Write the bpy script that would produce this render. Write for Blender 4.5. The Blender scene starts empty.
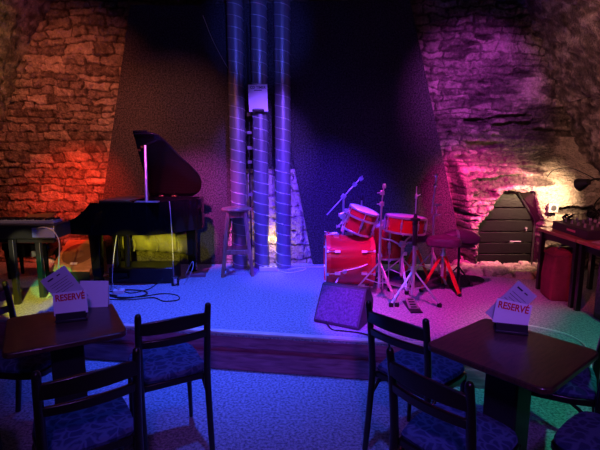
import bpy, bmesh, math, random
import numpy as np
from mathutils import Vector, Matrix, Euler

random.seed(7)
SC = bpy.context.scene
COL = SC.collection
PI = math.pi
V = Vector

# ------------------------------------------------------------------ camera
cam_d = bpy.data.cameras.new('camera')
cam = bpy.data.objects.new('camera', cam_d)
COL.objects.link(cam)
cam_d.sensor_width = 36.0
cam_d.lens = 27.0
cam_d.clip_start = 0.05
cam.location = (0, 0, 1.6)
cam.rotation_euler = (PI / 2 - math.atan(70 / 450), 0, 0)
SC.camera = cam

# ------------------------------------------------------------------ world, exposure
w = bpy.data.worlds.new('world')
SC.world = w
w.use_nodes = True
w.node_tree.nodes['Background'].inputs[0].default_value = (0.10, 0.07, 0.20, 1)
w.node_tree.nodes['Background'].inputs[1].default_value = 0.05
SC.view_settings.view_transform = 'Standard'
SC.view_settings.look = 'None'
SC.view_settings.exposure = 0.12
SC.view_settings.gamma = 1.0
SC.view_settings.use_curve_mapping = False


def spot(name, loc, target, color, power, angle=50, blend=0.6, size=0.06):
    d = bpy.data.lights.new(name, 'SPOT')
    d.color = color
    d.energy = power
    d.spot_size = math.radians(angle)
    d.spot_blend = blend
    d.shadow_soft_size = size
    o = bpy.data.objects.new(name, d)
    o.location = loc
    o.rotation_euler = (V(target) - V(loc)).to_track_quat('-Z', 'Y').to_euler()
    COL.objects.link(o)
    return o


BLUE = (0.04, 0.06, 1.0)
VIOLET = (0.22, 0.08, 1.0)
MAGENTA = (1.0, 0.03, 0.42)
RED = (1.0, 0.03, 0.015)
AMBER = (1.0, 0.30, 0.06)
YELLOW = (1.0, 0.62, 0.12)
# unseen coloured spots for the stage light, several added to brighten single things
spot('spot_blue_floor', (-1.0, 3.5, 4.0), (-.65, 4.0, .3), (0.04, 0.09, 1.0), 1050, 56, 0.9)
spot('spot_duct_violet', (.3, 2.6, 3.2), (-.36, 5.1, 1.65), (0.20, 0.07, 1.0), 850, 25, 0.9)
spot('spot_duct_high', (-.1, 2.4, 2.4), (-.42, 5.1, 2.9), (0.08, 0.10, 1.0), 170, 26, 0.9)
spot('spot_duct_low', (-.1, 2.8, 3.0), (.26, 5.2, .55), (0.07, 0.015, 1.0), 1500, 42, 1.0)
spot('spot_front_floor', (0.0, 1.7, 3.9), (-.15, 2.8, 0.0), (0.05, 0.10, 1.0), 200, 52, 0.9)
spot('spot_kit_pink', (.35, 2.7, 3.4), (1.18, 3.95, .3), (1.0, .02, .50), 520, 37, 0.8)
spot('spot_kit_violet', (-.5, 2.9, 3.1), (.50, 4.2, .8), (.60, .06, 1.0), 200, 18, 0.7)
spot('spot_monitor_violet', (.0, .5, 2.6), (.34, 3.3, .42), (.26, .02, 1.0), 1400, 9, 0.6)
spot('spot_card_violet', (.9, -.5, 2.8), (1.03, 2.05, .85), (.42, .10, 1.0), 80, 9, 0.6)
spot('spot_magenta_wall', (1.75, 3.55, 2.2), (2.12, 5.3, 1.0), (1.0, .03, .36), 900, 45, 1.0)
spot('spot_purple_wall', (1.8, 3.2, 3.0), (1.98, 5.4, 2.25), (.66, .08, .85), 360, 48, 1.0)
spot('spot_vault_right', (.6, 2.2, 3.0), (3.4, 4.5, 2.2), (1.0, .42, .30), 300, 50, 1.0)
spot('spot_red_wall', (-2.2, 4.25, 1.75), (-2.55, 5.3, 1.08), (1.0, .035, .01), 190, 70, 1.0)
spot('spot_amber_wall', (-2.2, 3.4, 3.0), (-2.8, 5.4, 1.9), (1.0, .20, .10), 165, 80, 1.0)
spot('spot_vault_olive', (-1.6, 3.2, 3.0), (-3.4, 4.7, 2.7), (.55, .62, .18), 90, 34, 1.0)
spot('spot_panel_rose', (-1.1, 2.6, 3.0), (-1.18, 5.3, .95), (.9, .07, .70), 1300, 24, 1.0)
spot('spot_panel_amber', (-1.2, 2.4, 3.2), (-1.45, 5.3, 1.8), (1.0, .28, .20), 240, 36, 1.0)
spot('spot_yellow_panel', (-.3, -.5, 2.0), (-1.22, 5.25, .60), (1.0, .85, .03), 600, 5.0, 0.25, .02)
spot('spot_yellow_bag', (-.3, -.5, 1.7), (-1.82, 4.75, .60), (1.0, .85, .03), 2000, 4.4, 0.35, .02)
spot('spot_yellow_strap', (-.3, -.5, 1.7), (-1.48, 4.75, .60), (1.0, .85, .03), 2000, 4.4, 0.35, .02)
spot('spot_amber_speaker', (-.5, -.6, 2.2), (-2.40, 4.72, .52), (1.0, .42, .12), 900, 5.4, 0.4, .02)
spot('spot_bench', (-.5, -.6, 1.9), (-2.72, 4.60, .62), (1.0, .85, .45), 1100, 3.6, 0.5, .02)  # added so the dark bench shows up
spot('spot_keys', (-2.1, 3.3, 3.0), (-2.5, 3.95, 1.0), (1.0, .55, .65), 26, 24, 0.8)  # added lamp that lifts the otherwise unlit keys
spot('spot_green_patch', (-.5, -.6, 2.6), (-2.50, 4.45, .3), (.04, .9, .25), 1500, 4.2, 0.15, .02)
spot('spot_yellow_patch', (-.5, -.6, 2.6), (-2.42, 3.90, .3), (1.0, .8, .03), 2000, 4.6, 0.15, .02)
spot('spot_green_right', (2.1, .9, 2.9), (1.98, 2.75, 0.1), (.05, .9, .50), 150, 34, 0.5)
spot('spot_bag_red', (.6, 1.6, 3.0), (2.38, 3.95, .62), (1.0, .10, .16), 150, 17, 0.7)
spot('spot_violet_wash', (.2, -1.2, 3.2), (.15, 3.0, 0.5), (.34, .09, 1.0), 190, 60, 0.9, .15)  # wash added behind the camera to lift cards, riser and table edges
# dim unseen fill light, added over the audience for a little ambient
ad = bpy.data.lights.new('ambient_fill', 'AREA')
ad.shape = 'DISK'
ad.size = 1.6
ad.energy = 2.5
ad.color = (1.0, .62, .52)
ao = bpy.data.objects.new('ambient_fill', ad)
ao.location = (0, -.9, 3.6)
ao.rotation_euler = (.45, 0, 0)
COL.objects.link(ao)


# ------------------------------------------------------------------ materials
def nodes_of(m):
    m.use_nodes = True
    nt = m.node_tree
    return nt, nt.nodes['Principled BSDF']


def mat(name, col, rough=0.5, metal=0.0, coat=0.0, bump=0.0, bscale=60.0, var=0.0, vscale=12.0, spec=0.5, sheen=0.0):
    m = bpy.data.materials.new(name)
    nt, b = nodes_of(m)
    b.inputs['Roughness'].default_value = rough
    b.inputs['Metallic'].default_value = metal
    b.inputs['Coat Weight'].default_value = coat
    b.inputs['Specular IOR Level'].default_value = spec
    b.inputs['Sheen Weight'].default_value = sheen
    tc = nt.nodes.new('ShaderNodeTexCoord')
    n = nt.nodes.new('ShaderNodeTexNoise')
    n.inputs['Scale'].default_value = vscale
    n.inputs['Detail'].default_value = 5
    nt.links.new(tc.outputs['Object'], n.inputs['Vector'])
    r = nt.nodes.new('ShaderNodeMix')
    r.data_type = 'RGBA'
    lo = tuple(c * (1 - var) for c in col)
    hi = tuple(min(1, c * (1 + var)) for c in col)
    r.inputs['A'].default_value = (*lo, 1)
    r.inputs['B'].default_value = (*hi, 1)
    nt.links.new(n.outputs['Fac'], r.inputs['Factor'])
    nt.links.new(r.outputs['Result'], b.inputs['Base Color'])
    if bump > 0:
        n2 = nt.nodes.new('ShaderNodeTexNoise')
        n2.inputs['Scale'].default_value = bscale
        n2.inputs['Detail'].default_value = 4
        nt.links.new(tc.outputs['Object'], n2.inputs['Vector'])
        bp = nt.nodes.new('ShaderNodeBump')
        bp.inputs['Strength'].default_value = bump
        bp.inputs['Distance'].default_value = 0.01
        nt.links.new(n2.outputs['Fac'], bp.inputs['Height'])
        nt.links.new(bp.outputs['Normal'], b.inputs['Normal'])
    return m


def stone_mat():
    m = bpy.data.materials.new('rubble_stone')
    nt, b = nodes_of(m)
    b.inputs['Roughness'].default_value = 0.88
    b.inputs['Specular IOR Level'].default_value = 0.25
    at = nt.nodes.new('ShaderNodeAttribute')
    at.attribute_name = 'tone'
    cr = nt.nodes.new('ShaderNodeValToRGB')
    e = cr.color_ramp.elements
    e[0].position = 0.0
    e[0].color = (0.035, 0.028, 0.026, 1)
    e[1].position = 1.0
    e[1].color = (0.55, 0.48, 0.40, 1)
    x = cr.color_ramp.elements.new(0.35)
    x.color = (0.12, 0.095, 0.085, 1)
    x = cr.color_ramp.elements.new(0.65)
    x.color = (0.30, 0.25, 0.21, 1)
    tc = nt.nodes.new('ShaderNodeTexCoord')
    n = nt.nodes.new('ShaderNodeTexNoise')
    n.inputs['Scale'].default_value = 26
    n.inputs['Detail'].default_value = 10
    n.inputs['Roughness'].default_value = 0.78
    nt.links.new(tc.outputs['Object'], n.inputs['Vector'])
    ma = nt.nodes.new('ShaderNodeMath')
    ma.operation = 'MULTIPLY_ADD'
    ma.inputs[1].default_value = 1.3
    ma.inputs[2].default_value = -0.65
    nt.links.new(n.outputs['Fac'], ma.inputs[0])
    ad = nt.nodes.new('ShaderNodeMath')
    ad.operation = 'ADD'
    nt.links.new(at.outputs['Fac'], ad.inputs[0])
    nt.links.new(ma.outputs[0], ad.inputs[1])
    nt.links.new(ad.outputs[0], cr.inputs['Fac'])
    nt.links.new(cr.outputs['Color'], b.inputs['Base Color'])
    n2 = nt.nodes.new('ShaderNodeTexNoise')
    n2.inputs['Scale'].default_value = 45
    n2.inputs['Detail'].default_value = 8
    nt.links.new(tc.outputs['Object'], n2.inputs['Vector'])
    bp = nt.nodes.new('ShaderNodeBump')
    bp.inputs['Strength'].default_value = 1.0
    bp.inputs['Distance'].default_value = 0.035
    nt.links.new(n2.outputs['Fac'], bp.inputs['Height'])
    nt.links.new(bp.outputs['Normal'], b.inputs['Normal'])
    return m


def carpet_mat(name, a, bcol, scale=260.0, strength=0.6):
    m = bpy.data.materials.new(name)
    nt, b = nodes_of(m)
    b.inputs['Roughness'].default_value = 0.95
    b.inputs['Specular IOR Level'].default_value = 0.1
    tc = nt.nodes.new('ShaderNodeTexCoord')
    n = nt.nodes.new('ShaderNodeTexNoise')
    n.inputs['Scale'].default_value = scale
    n.inputs['Detail'].default_value = 2
    nt.links.new(tc.outputs['Object'], n.inputs['Vector'])
    n3 = nt.nodes.new('ShaderNodeTexNoise')
    n3.inputs['Scale'].default_value = 60
    n3.inputs['Detail'].default_value = 3
    nt.links.new(tc.outputs['Object'], n3.inputs['Vector'])
    av = nt.nodes.new('ShaderNodeMath')
    av.operation = 'ADD'
    nt.links.new(n.outputs['Fac'], av.inputs[0])
    nt.links.new(n3.outputs['Fac'], av.inputs[1])
    cr = nt.nodes.new('ShaderNodeMapRange')
    cr.inputs['From Min'].default_value = 0.8
    cr.inputs['From Max'].default_value = 1.2
    nt.links.new(av.outputs[0], cr.inputs['Value'])
    r = nt.nodes.new('ShaderNodeMix')
    r.data_type = 'RGBA'
    r.inputs['A'].default_value = (*a, 1)
    r.inputs['B'].default_value = (*bcol, 1)
    nt.links.new(cr.outputs['Result'], r.inputs['Factor'])
    nt.links.new(r.outputs['Result'], b.inputs['Base Color'])
    bp = nt.nodes.new('ShaderNodeBump')
    bp.inputs['Strength'].default_value = strength
    bp.inputs['Distance'].default_value = 0.004
    nt.links.new(n.outputs['Fac'], bp.inputs['Height'])
    nt.links.new(bp.outputs['Normal'], b.inputs['Normal'])
    return m


def fabric_seat_mat():
    m = bpy.data.materials.new('seat_leaf_fabric')
    nt, b = nodes_of(m)
    b.inputs['Roughness'].default_value = 0.8
    b.inputs['Specular IOR Level'].default_value = 0.2
    tc = nt.nodes.new('ShaderNodeTexCoord')
    n = nt.nodes.new('ShaderNodeTexNoise')
    n.inputs['Scale'].default_value = 9
    nt.links.new(tc.outputs['Object'], n.inputs['Vector'])
    mp = nt.nodes.new('ShaderNodeMix')
    mp.data_type = 'VECTOR'
    mp.inputs['Factor'].default_value = 0.10
    nt.links.new(tc.outputs['Object'], mp.inputs['A'])
    nt.links.new(n.outputs['Color'], mp.inputs['B'])
    v = nt.nodes.new('ShaderNodeTexVoronoi')
    v.inputs['Scale'].default_value = 24
    v.feature = 'DISTANCE_TO_EDGE'
    nt.links.new(mp.outputs['Result'], v.inputs['Vector'])
    cr = nt.nodes.new('ShaderNodeValToRGB')
    e = cr.color_ramp.elements
    e[0].position = 0.06
    e[0].color = (0.08, 0.13, 0.26, 1)
    e[1].position = 0.16
    e[1].color = (0.03, 0.055, 0.14, 1)
    nt.links.new(v.outputs['Distance'], cr.inputs['Fac'])
    nt.links.new(cr.outputs['Color'], b.inputs['Base Color'])
    return m


def wood_mat(name, a, bcol, rough=0.35, scale=6.0, coat=0.2, axis=(1, 8, 8), spec=0.5):
    m = bpy.data.materials.new(name)
    nt, b = nodes_of(m)
    b.inputs['Roughness'].default_value = rough
    b.inputs['Coat Weight'].default_value = coat
    b.inputs['Specular IOR Level'].default_value = spec
    tc = nt.nodes.new('ShaderNodeTexCoord')
    mp = nt.nodes.new('ShaderNodeMapping')
    mp.inputs['Scale'].default_value = axis
    nt.links.new(tc.outputs['Object'], mp.inputs['Vector'])
    n = nt.nodes.new('ShaderNodeTexNoise')
    n.inputs['Scale'].default_value = scale
    n.inputs['Detail'].default_value = 6
    n.inputs['Distortion'].default_value = 0.6
    nt.links.new(mp.outputs['Vector'], n.inputs['Vector'])
    r = nt.nodes.new('ShaderNodeValToRGB')
    r.color_ramp.elements[0].position = 0.35
    r.color_ramp.elements[0].color = (*a, 1)
    r.color_ramp.elements[1].position = 0.65
    r.color_ramp.elements[1].color = (*bcol, 1)
    nt.links.new(n.outputs['Fac'], r.inputs['Fac'])
    nt.links.new(r.outputs['Color'], b.inputs['Base Color'])
    return m


STONE = stone_mat()
M_FLOOR = carpet_mat('grey_carpet', (0.10, 0.12, 0.15), (0.52, 0.56, 0.64), 330)
M_STAGE = carpet_mat('stage_carpet', (0.16, 0.18, 0.21), (0.50, 0.53, 0.60), 190)
M_FELT = carpet_mat('black_wall_carpet', (0.014, 0.013, 0.015), (0.085, 0.078, 0.085), 130, 0.8)
M_RISER = wood_mat('stage_riser_boards', (0.24, 0.06, 0.12), (0.48, 0.16, 0.24), 0.6, 4, 0.0, (1, 6, 10))
M_NOSING = wood_mat('stage_nosing', (0.60, 0.50, 0.46), (0.85, 0.74, 0.68), 0.5, 5, 0.0, (1, 8, 8))
M_DUCT = mat('galvanised_steel', (0.28, 0.28, 0.32), 0.36, 0.6, bump=0.05, bscale=20, var=0.12)
M_SEAM = mat('duct_seam_steel', (0.80, 0.80, 0.84), 0.5, 0.2)
M_CHAIR = mat('black_stained_wood', (0.008, 0.007, 0.007), 0.30, coat=0.3, bump=0.08, bscale=40)
M_SEAT = fabric_seat_mat()
M_TABLE = wood_mat('walnut_table', (0.028, 0.012, 0.010), (0.085, 0.038, 0.026), 0.34, 7, 0.2, (2, 12, 4))
M_PEDESTAL = mat('black_pedestal', (0.01, 0.01, 0.012), 0.5)
M_PIANO = mat('piano_black_lacquer', (0.003, 0.003, 0.004), 0.12, coat=0.05, spec=0.16)
M_BRASS = mat('brass', (0.75, 0.55, 0.22), 0.25, 1.0)
M_GOLDPLATE = mat('bronze_piano_plate', (0.45, 0.28, 0.10), 0.4, 0.7)
M_CHROME = mat('chrome', (0.85, 0.85, 0.87), 0.32, 0.9)
M_DRUM = mat('red_lacquer_drum', (0.42, 0.010, 0.016), 0.18, coat=0.9)
M_HEAD = mat('drumhead_white', (0.85, 0.85, 0.85), 0.5)
M_HOOPRED = mat('red_bass_hoop', (0.55, 0.02, 0.03), 0.25, coat=0.8)
M_BLACK = mat('black_plastic', (0.012, 0.012, 0.014), 0.42)
M_RUBBER = mat('black_rubber', (0.008, 0.008, 0.008), 0.8)
M_TOLEX = mat('black_textured_vinyl', (0.035, 0.033, 0.04), 0.55, bump=0.3, bscale=250)
M_GRILLE = carpet_mat('speaker_grille_cloth', (0.07, 0.05, 0.09), (0.15, 0.11, 0.20), 300, 0.5)
M_STOOL = wood_mat('stool_brown_wood', (0.20, 0.09, 0.07), (0.38, 0.19, 0.14), 0.4, 6, 0.2, (6, 6, 1))
M_WHITE = mat('white_paper', (0.82, 0.82, 0.84), 0.6)
M_PAPER = mat('grey_printed_paper', (0.50, 0.50, 0.54), 0.6)
M_INK = mat('black_ink', (0.02, 0.02, 0.03), 0.6)
M_REDINK = mat('red_ink', (0.62, 0.015, 0.03), 0.5)
M_PLASTICW = mat('white_plastic', (0.75, 0.75, 0.76), 0.4)
M_PLY = wood_mat('plywood_speaker', (0.32, 0.17, 0.08), (0.52, 0.30, 0.15), 0.5, 5, 0.1, (2, 8, 8))
M_CONE = mat('tan_speaker_cone', (0.16, 0.08, 0.04), 0.7, var=0.2, vscale=8)
M_SHUTTER = mat('black_painted_boards', (0.004, 0.004, 0.004), 0.45, spec=0.25, bump=0.3, bscale=40, var=0.6, vscale=7)
M_SHUTTERFRAME = mat('blackened_iron', (0.03, 0.03, 0.03), 0.45, 0.3)
M_DESK = wood_mat('reddish_desk_wood', (0.30, 0.08, 0.04), (0.55, 0.20, 0.10), 0.3, 5, 0.3, (8, 1, 8))
M_BAG = mat('dark_red_padded_cloth', (0.26, 0.03, 0.06), 0.9, bump=0.8, bscale=90, var=0.5)
M_BAGBLACK = mat('black_nylon_bag', (0.14, 0.135, 0.09), 0.7, bump=1.0, bscale=16, var=0.8, vscale=9)
M_REDLIT_LEG = mat('red_lit_leg', (0.75, 0.03, 0.03), 0.4)  # red of the stage light put into the leg colour
M_PLUM = mat('plum_vinyl_seat', (0.10, 0.03, 0.07), 0.4, bump=0.1)
M_PLASTER = mat('white_plaster', (0.62, 0.60, 0.58), 0.85, bump=0.9, bscale=14, var=0.25, vscale=10)
M_PINKLABEL = mat('pink_label', (0.85, 0.25, 0.45), 0.5)
M_GREYCLOTH = mat('grey_green_cloth', (0.13, 0.16, 0.15), 0.9, bump=0.6, bscale=90)
M_GREYCABLE = mat('grey_cable_rubber', (0.28, 0.28, 0.30), 0.5)
M_IVORY = mat('ivory_keys', (0.80, 0.78, 0.70), 0.25)
M_REVEAL = mat('rose_plaster', (0.032, 0.012, 0.018), 0.8, bump=0.4)

# ------------------------------------------------------------------ helpers
ORG = V((0, 0, 0))
I4 = Matrix.Identity(4)


def props(o, label=None, cat=None, group=None, kind=None):
    if label:
        o['label'] = label
    if cat:
        o['category'] = cat
    if group:
        o['group'] = group
    if kind:
        o['kind'] = kind
    return o


def thing(name, loc, label, cat, group=None, rz=0.0):
    o = bpy.data.objects.new(name, None)
    o.empty_display_size = 0.1
    o.location = loc
    o.rotation_euler = (0, 0, rz)
    COL.objects.link(o)
    return props(o, label, cat, group)


def obj(name, bm, m, parent=None, label=None, smooth=True, bevel=0.0, base=None, subsurf=0):
    """one mesh object; base = world base point of a top-level mesh whose bm is in world coordinates"""
    me = bpy.data.meshes.new(name)
    if base is not None:
        bmesh.ops.translate(bm, verts=bm.verts, vec=-V(base))
    bmesh.ops.recalc_face_normals(bm, faces=bm.faces)
    bm.to_mesh(me)
    bm.free()
    o = bpy.data.objects.new(name, me)
    if base is not None:
        o.location = base
    for mm in (m if isinstance(m, (list, tuple)) else [m]):
        me.materials.append(mm)
    COL.objects.link(o)
    if smooth:
        for p in me.polygons:
            p.use_smooth = True
        me.set_sharp_from_angle(angle=math.radians(38))
    if bevel > 0:
        b = o.modifiers.new('bevel', 'BEVEL')
        b.width = bevel
        b.segments = 2
        b.limit_method = 'ANGLE'
        b.angle_limit = math.radians(35)
    if subsurf:
        s = o.modifiers.new('sub', 'SUBSURF')
        s.levels = s.render_levels = subsurf
    if parent is not None:
        o.parent = parent
    if label:
        o['label'] = label
    return o


def B():
    return bmesh.new()


def box(bm, c, s, M=I4, rot=None):
    R = (Euler(rot).to_matrix().to_4x4() if rot else I4)
    T = M @ Matrix.Translation(V(c)) @ R
    vs = []
    for dx in (-.5, .5):
        for dy in (-.5, .5):
            for dz in (-.5, .5):
                vs.append(bm.verts.new(T @ V((dx * s[0], dy * s[1], dz * s[2]))))
    for f in ((0, 1, 3, 2), (4, 6, 7, 5), (0, 4, 5, 1), (2, 3, 7, 6), (0, 2, 6, 4), (1, 5, 7, 3)):
        bm.faces.new([vs[i] for i in f])
    return bm


def frame_of(d):
    d = d.normalized()
    u = d.cross(V((0, 0, 1)))
    if u.length < 1e-3:
        u = V((1, 0, 0))
    u.normalize()
    return u, d.cross(u).normalized()


def cyl(bm, p0, p1, r0, r1=None, n=14, M=I4):
    r1 = r0 if r1 is None else r1
    p0, p1 = V(p0), V(p1)
    u, v = frame_of(p1 - p0)
    A = [bm.verts.new(M @ (p0 + (u * math.cos(2 * PI * i / n) + v * math.sin(2 * PI * i / n)) * r0)) for i in range(n)]
    C = [bm.verts.new(M @ (p1 + (u * math.cos(2 * PI * i / n) + v * math.sin(2 * PI * i / n)) * r1)) for i in range(n)]
    for i in range(n):
        bm.faces.new((A[i], A[(i + 1) % n], C[(i + 1) % n], C[i]))
    bm.faces.new(A[::-1])
    bm.faces.new(C)
    return bm


def tube(bm, pts, r, n=8, M=I4, closed=False):
    pts = [V(p) for p in pts]
    rings = []
    k = len(pts)
    rr = r if isinstance(r, (list, tuple)) else [r] * k
    up = None
    for i, p in enumerate(pts):
        a = pts[(i - 1) % k] if (closed or i > 0) else p
        b = pts[(i + 1) % k] if (closed or i < k - 1) else p
        d = (b - a).normalized()
        if up is None:
            up, _ = frame_of(d)
        u = (up - d * up.dot(d))
        if u.length < 1e-5:
            u, _ = frame_of(d)
        u.normalize()
        up = u
        v = d.cross(u)
        rings.append([bm.verts.new(M @ (p + (u * math.cos(2 * PI * j / n) + v * math.sin(2 * PI * j / n)) * rr[i])) for j in range(n)])
    for i in range(k if closed else k - 1):
        A, C = rings[i], rings[(i + 1) % k]
        for j in range(n):
            bm.faces.new((A[j], A[(j + 1) % n], C[(j + 1) % n], C[j]))
    if not closed:
        bm.faces.new(rings[0][::-1])
        bm.faces.new(rings[-1])
    return bm


def smooth_path(pts, k=6):
    pts = [V(p) for p in pts]
    out = []
    for i in range(len(pts) - 1):
        p0 = pts[max(i - 1, 0)]
        p1, p2 = pts[i], pts[i + 1]
        p3 = pts[min(i + 2, len(pts) - 1)]
        for j in range(k):
            t = j / k
            out.append(0.5 * ((2 * p1) + (p2 - p0) * t + (2 * p0 - 5 * p1 + 4 * p2 - p3) * t * t + (-p0 + 3 * p1 - 3 * p2 + p3) * t ** 3))
    out.append(pts[-1])
    return out


def lathe(bm, prof, n=32, M=I4):
    rings = []
    for r, z in prof:
        if r < 1e-5:
            rings.append([bm.verts.new(M @ V((0, 0, z)))])
        else:
            rings.append([bm.verts.new(M @ V((r * math.cos(2 * PI * i / n), r * math.sin(2 * PI * i / n), z))) for i in range(n)])
    for a, b in zip(rings, rings[1:]):
        for i in range(n):
            j = (i + 1) % n
            if len(a) == 1 and len(b) == 1:
                continue
            if len(a) == 1:
                bm.faces.new((a[0], b[i], b[j]))
            elif len(b) == 1:
                bm.faces.new((a[i], a[j], b[0]))
            else:
                bm.faces.new((a[i], a[j], b[j], b[i]))
    return bm


def prism(bm, poly, z0, z1, M=I4):
    a = [bm.verts.new(M @ V((x, y, z0))) for x, y in poly]
    b = [bm.verts.new(M @ V((x, y, z1))) for x, y in poly]
    n = len(poly)
    bm.faces.new(a[::-1])
    bm.faces.new(b)
    for i in range(n):
        bm.faces.new((a[i], a[(i + 1) % n], b[(i + 1) % n], b[i]))
    return bm


def rounded_rect(wx, wy, r, k=5):
    out = []
    for cx, cy, a0 in ((wx / 2 - r, wy / 2 - r, 0), (-wx / 2 + r, wy / 2 - r, 90), (-wx / 2 + r, -wy / 2 + r, 180), (wx / 2 - r, -wy / 2 + r, 270)):
        for i in range(k + 1):
            a = math.radians(a0 + 90 * i / k)
            out.append((cx + r * math.cos(a), cy + r * math.sin(a)))
    return out


def axisM(p, d, roll_up=V((0, 0, 1))):
    """matrix whose local Z runs along d, at p"""
    return Matrix.Translation(V(p)) @ V(d).to_track_quat('Z', 'Y').to_matrix().to_4x4()


def text_bm(s, size, depth=0.001, M=I4, bold=0.0, align='CENTER'):
    c = bpy.data.curves.new('t', 'FONT')
    c.body = s
    c.size = size
    c.extrude = depth
    c.offset = bold
    c.align_x = align
    c.align_y = 'CENTER'
    o = bpy.data.objects.new('t', c)
    COL.objects.link(o)
    dg = bpy.context.evaluated_depsgraph_get()
    me = bpy.data.meshes.new_from_object(o.evaluated_get(dg))
    bm = bmesh.new()
    bm.from_mesh(me)
    bmesh.ops.transform(bm, matrix=M, verts=bm.verts)
    bpy.data.objects.remove(o)
    bpy.data.curves.remove(c)
    bpy.data.meshes.remove(me)
    return bm


# ------------------------------------------------------------------ rubble masonry as real relief
RNG = np.random.RandomState(11)


def vnoise(x, y, seed):
    rs = np.random.RandomState(seed)
    L = rs.rand(256, 256)
    xi = np.floor(x).astype(int)
    yi = np.floor(y).astype(int)
    fx = x - xi
    fy = y - yi
    fx = fx * fx * (3 - 2 * fx)
    fy = fy * fy * (3 - 2 * fy)
    a = L[xi % 256, yi % 256]
    b = L[(xi + 1) % 256, yi % 256]
    c = L[xi % 256, (yi + 1) % 256]
    d = L[(xi + 1) % 256, (yi + 1) % 256]
    return (a * (1 - fx) + b * fx) * (1 - fy) + (c * (1 - fx) + d * fx) * fy


def fbm(x, y, seed, o=4):
    s = 0
    t = 0
    for i in range(o):
        s = s + vnoise(x * 2 ** i, y * 2 ** i, seed + i) * 0.5 ** i
        t += 0.5 ** i
    return s / t


def masonry(u, v, seed, hmin=.06, hmax=.12, lmin=.12, lmax=.34, warp=.05, joint=.014):
    """height 0..1 and tone for points u (along) v (up), coursed rubble"""
    rs = np.random.RandomState(seed)
    vw = v + warp * (fbm(u * 1.7, v * 1.7, seed + 1, 3) - .5) * 2 + 0.034 * (fbm(u * 8, v * 11, seed + 5, 3) - .5) * 2
    uw = u + warp * (fbm(u * 3.1 + 9, v * 3.1, seed + 2, 3) - .5) * 2 + 0.05 * (fbm(u * 8, v * 9 + 7, seed + 6, 3) - .5) * 2
    rows = [v.min() - .5]
    while rows[-1] < v.max() + .5:
        rows.append(rows[-1] + rs.uniform(hmin, hmax))
    rows = np.array(rows)
    ri = np.clip(np.searchsorted(rows, vw) - 1, 0, len(rows) - 2)
    dv = np.minimum(vw - rows[ri], rows[ri + 1] - vw)
    du = np.zeros_like(u)
    si = np.zeros(u.shape, int)
    for r in np.unique(ri):
        m = ri == r
        cuts = [u.min() - 1 + rs.uniform(0, .3)]
        while cuts[-1] < u.max() + 1:
            cuts.append(cuts[-1] + rs.uniform(lmin, lmax))
        cuts = np.array(cuts)
        ci = np.clip(np.searchsorted(cuts, uw[m]) - 1, 0, len(cuts) - 2)
        du[m] = np.minimum(uw[m] - cuts[ci], cuts[ci + 1] - uw[m])
        si[m] = ci + r * 211
    d = np.minimum(du * .9, dv) + .010 * (fbm(u * 26, v * 26, seed + 8, 3) - .5) * 2
    joint = joint * (.45 + 1.1 * fbm(u * 2.3, v * 2.3, seed + 9, 2))
    # round corners
    e = np.clip(d / joint, 0, 1)
    e = e * e * (3 - 2 * e)
    rnd = rs.rand(200000)
    bul = rnd[si % 200000]
    tone = rnd[(si * 7 + 13) % 200000]
    h = e * (0.30 + 0.70 * bul)
    return h, e, tone


def relief_mesh(name, nu, nv, P, H, tone, kind_label, mat_=STONE):
    me = bpy.data.meshes.new(name)
    co = P.reshape(-1, 3)
    idx = np.arange(nu * nv).reshape(nu, nv)
    f = np.stack([idx[:-1, :-1], idx[1:, :-1], idx[1:, 1:], idx[:-1, 1:]], -1).reshape(-1, 4)
    me.vertices.add(len(co))
    me.vertices.foreach_set('co', co.astype(np.float32).ravel())
    me.loops.add(f.size)
    me.loops.foreach_set('vertex_index', f.astype(np.int32).ravel())
    me.polygons.add(len(f))
    me.polygons.foreach_set('loop_start', (np.arange(len(f)) * 4).astype(np.int32))
    me.update(calc_edges=True)
    me.polygons.foreach_set('use_smooth', np.ones(len(f), bool))
    a = me.attributes.new('tone', 'FLOAT', 'POINT')
    a.data.foreach_set('value', tone.astype(np.float32).ravel())
    me.materials.append(mat_)
    o = bpy.data.objects.new(name, me)
    COL.objects.link(o)
    o['kind'] = 'structure'
    return o


def sstep(a, b, x):
    t = np.clip((x - a) / (b - a), 0, 1)
    return t * t * (3 - 2 * t)


YB = 5.40          # plane of the back wall
HS = 0.30          # stage height


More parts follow.
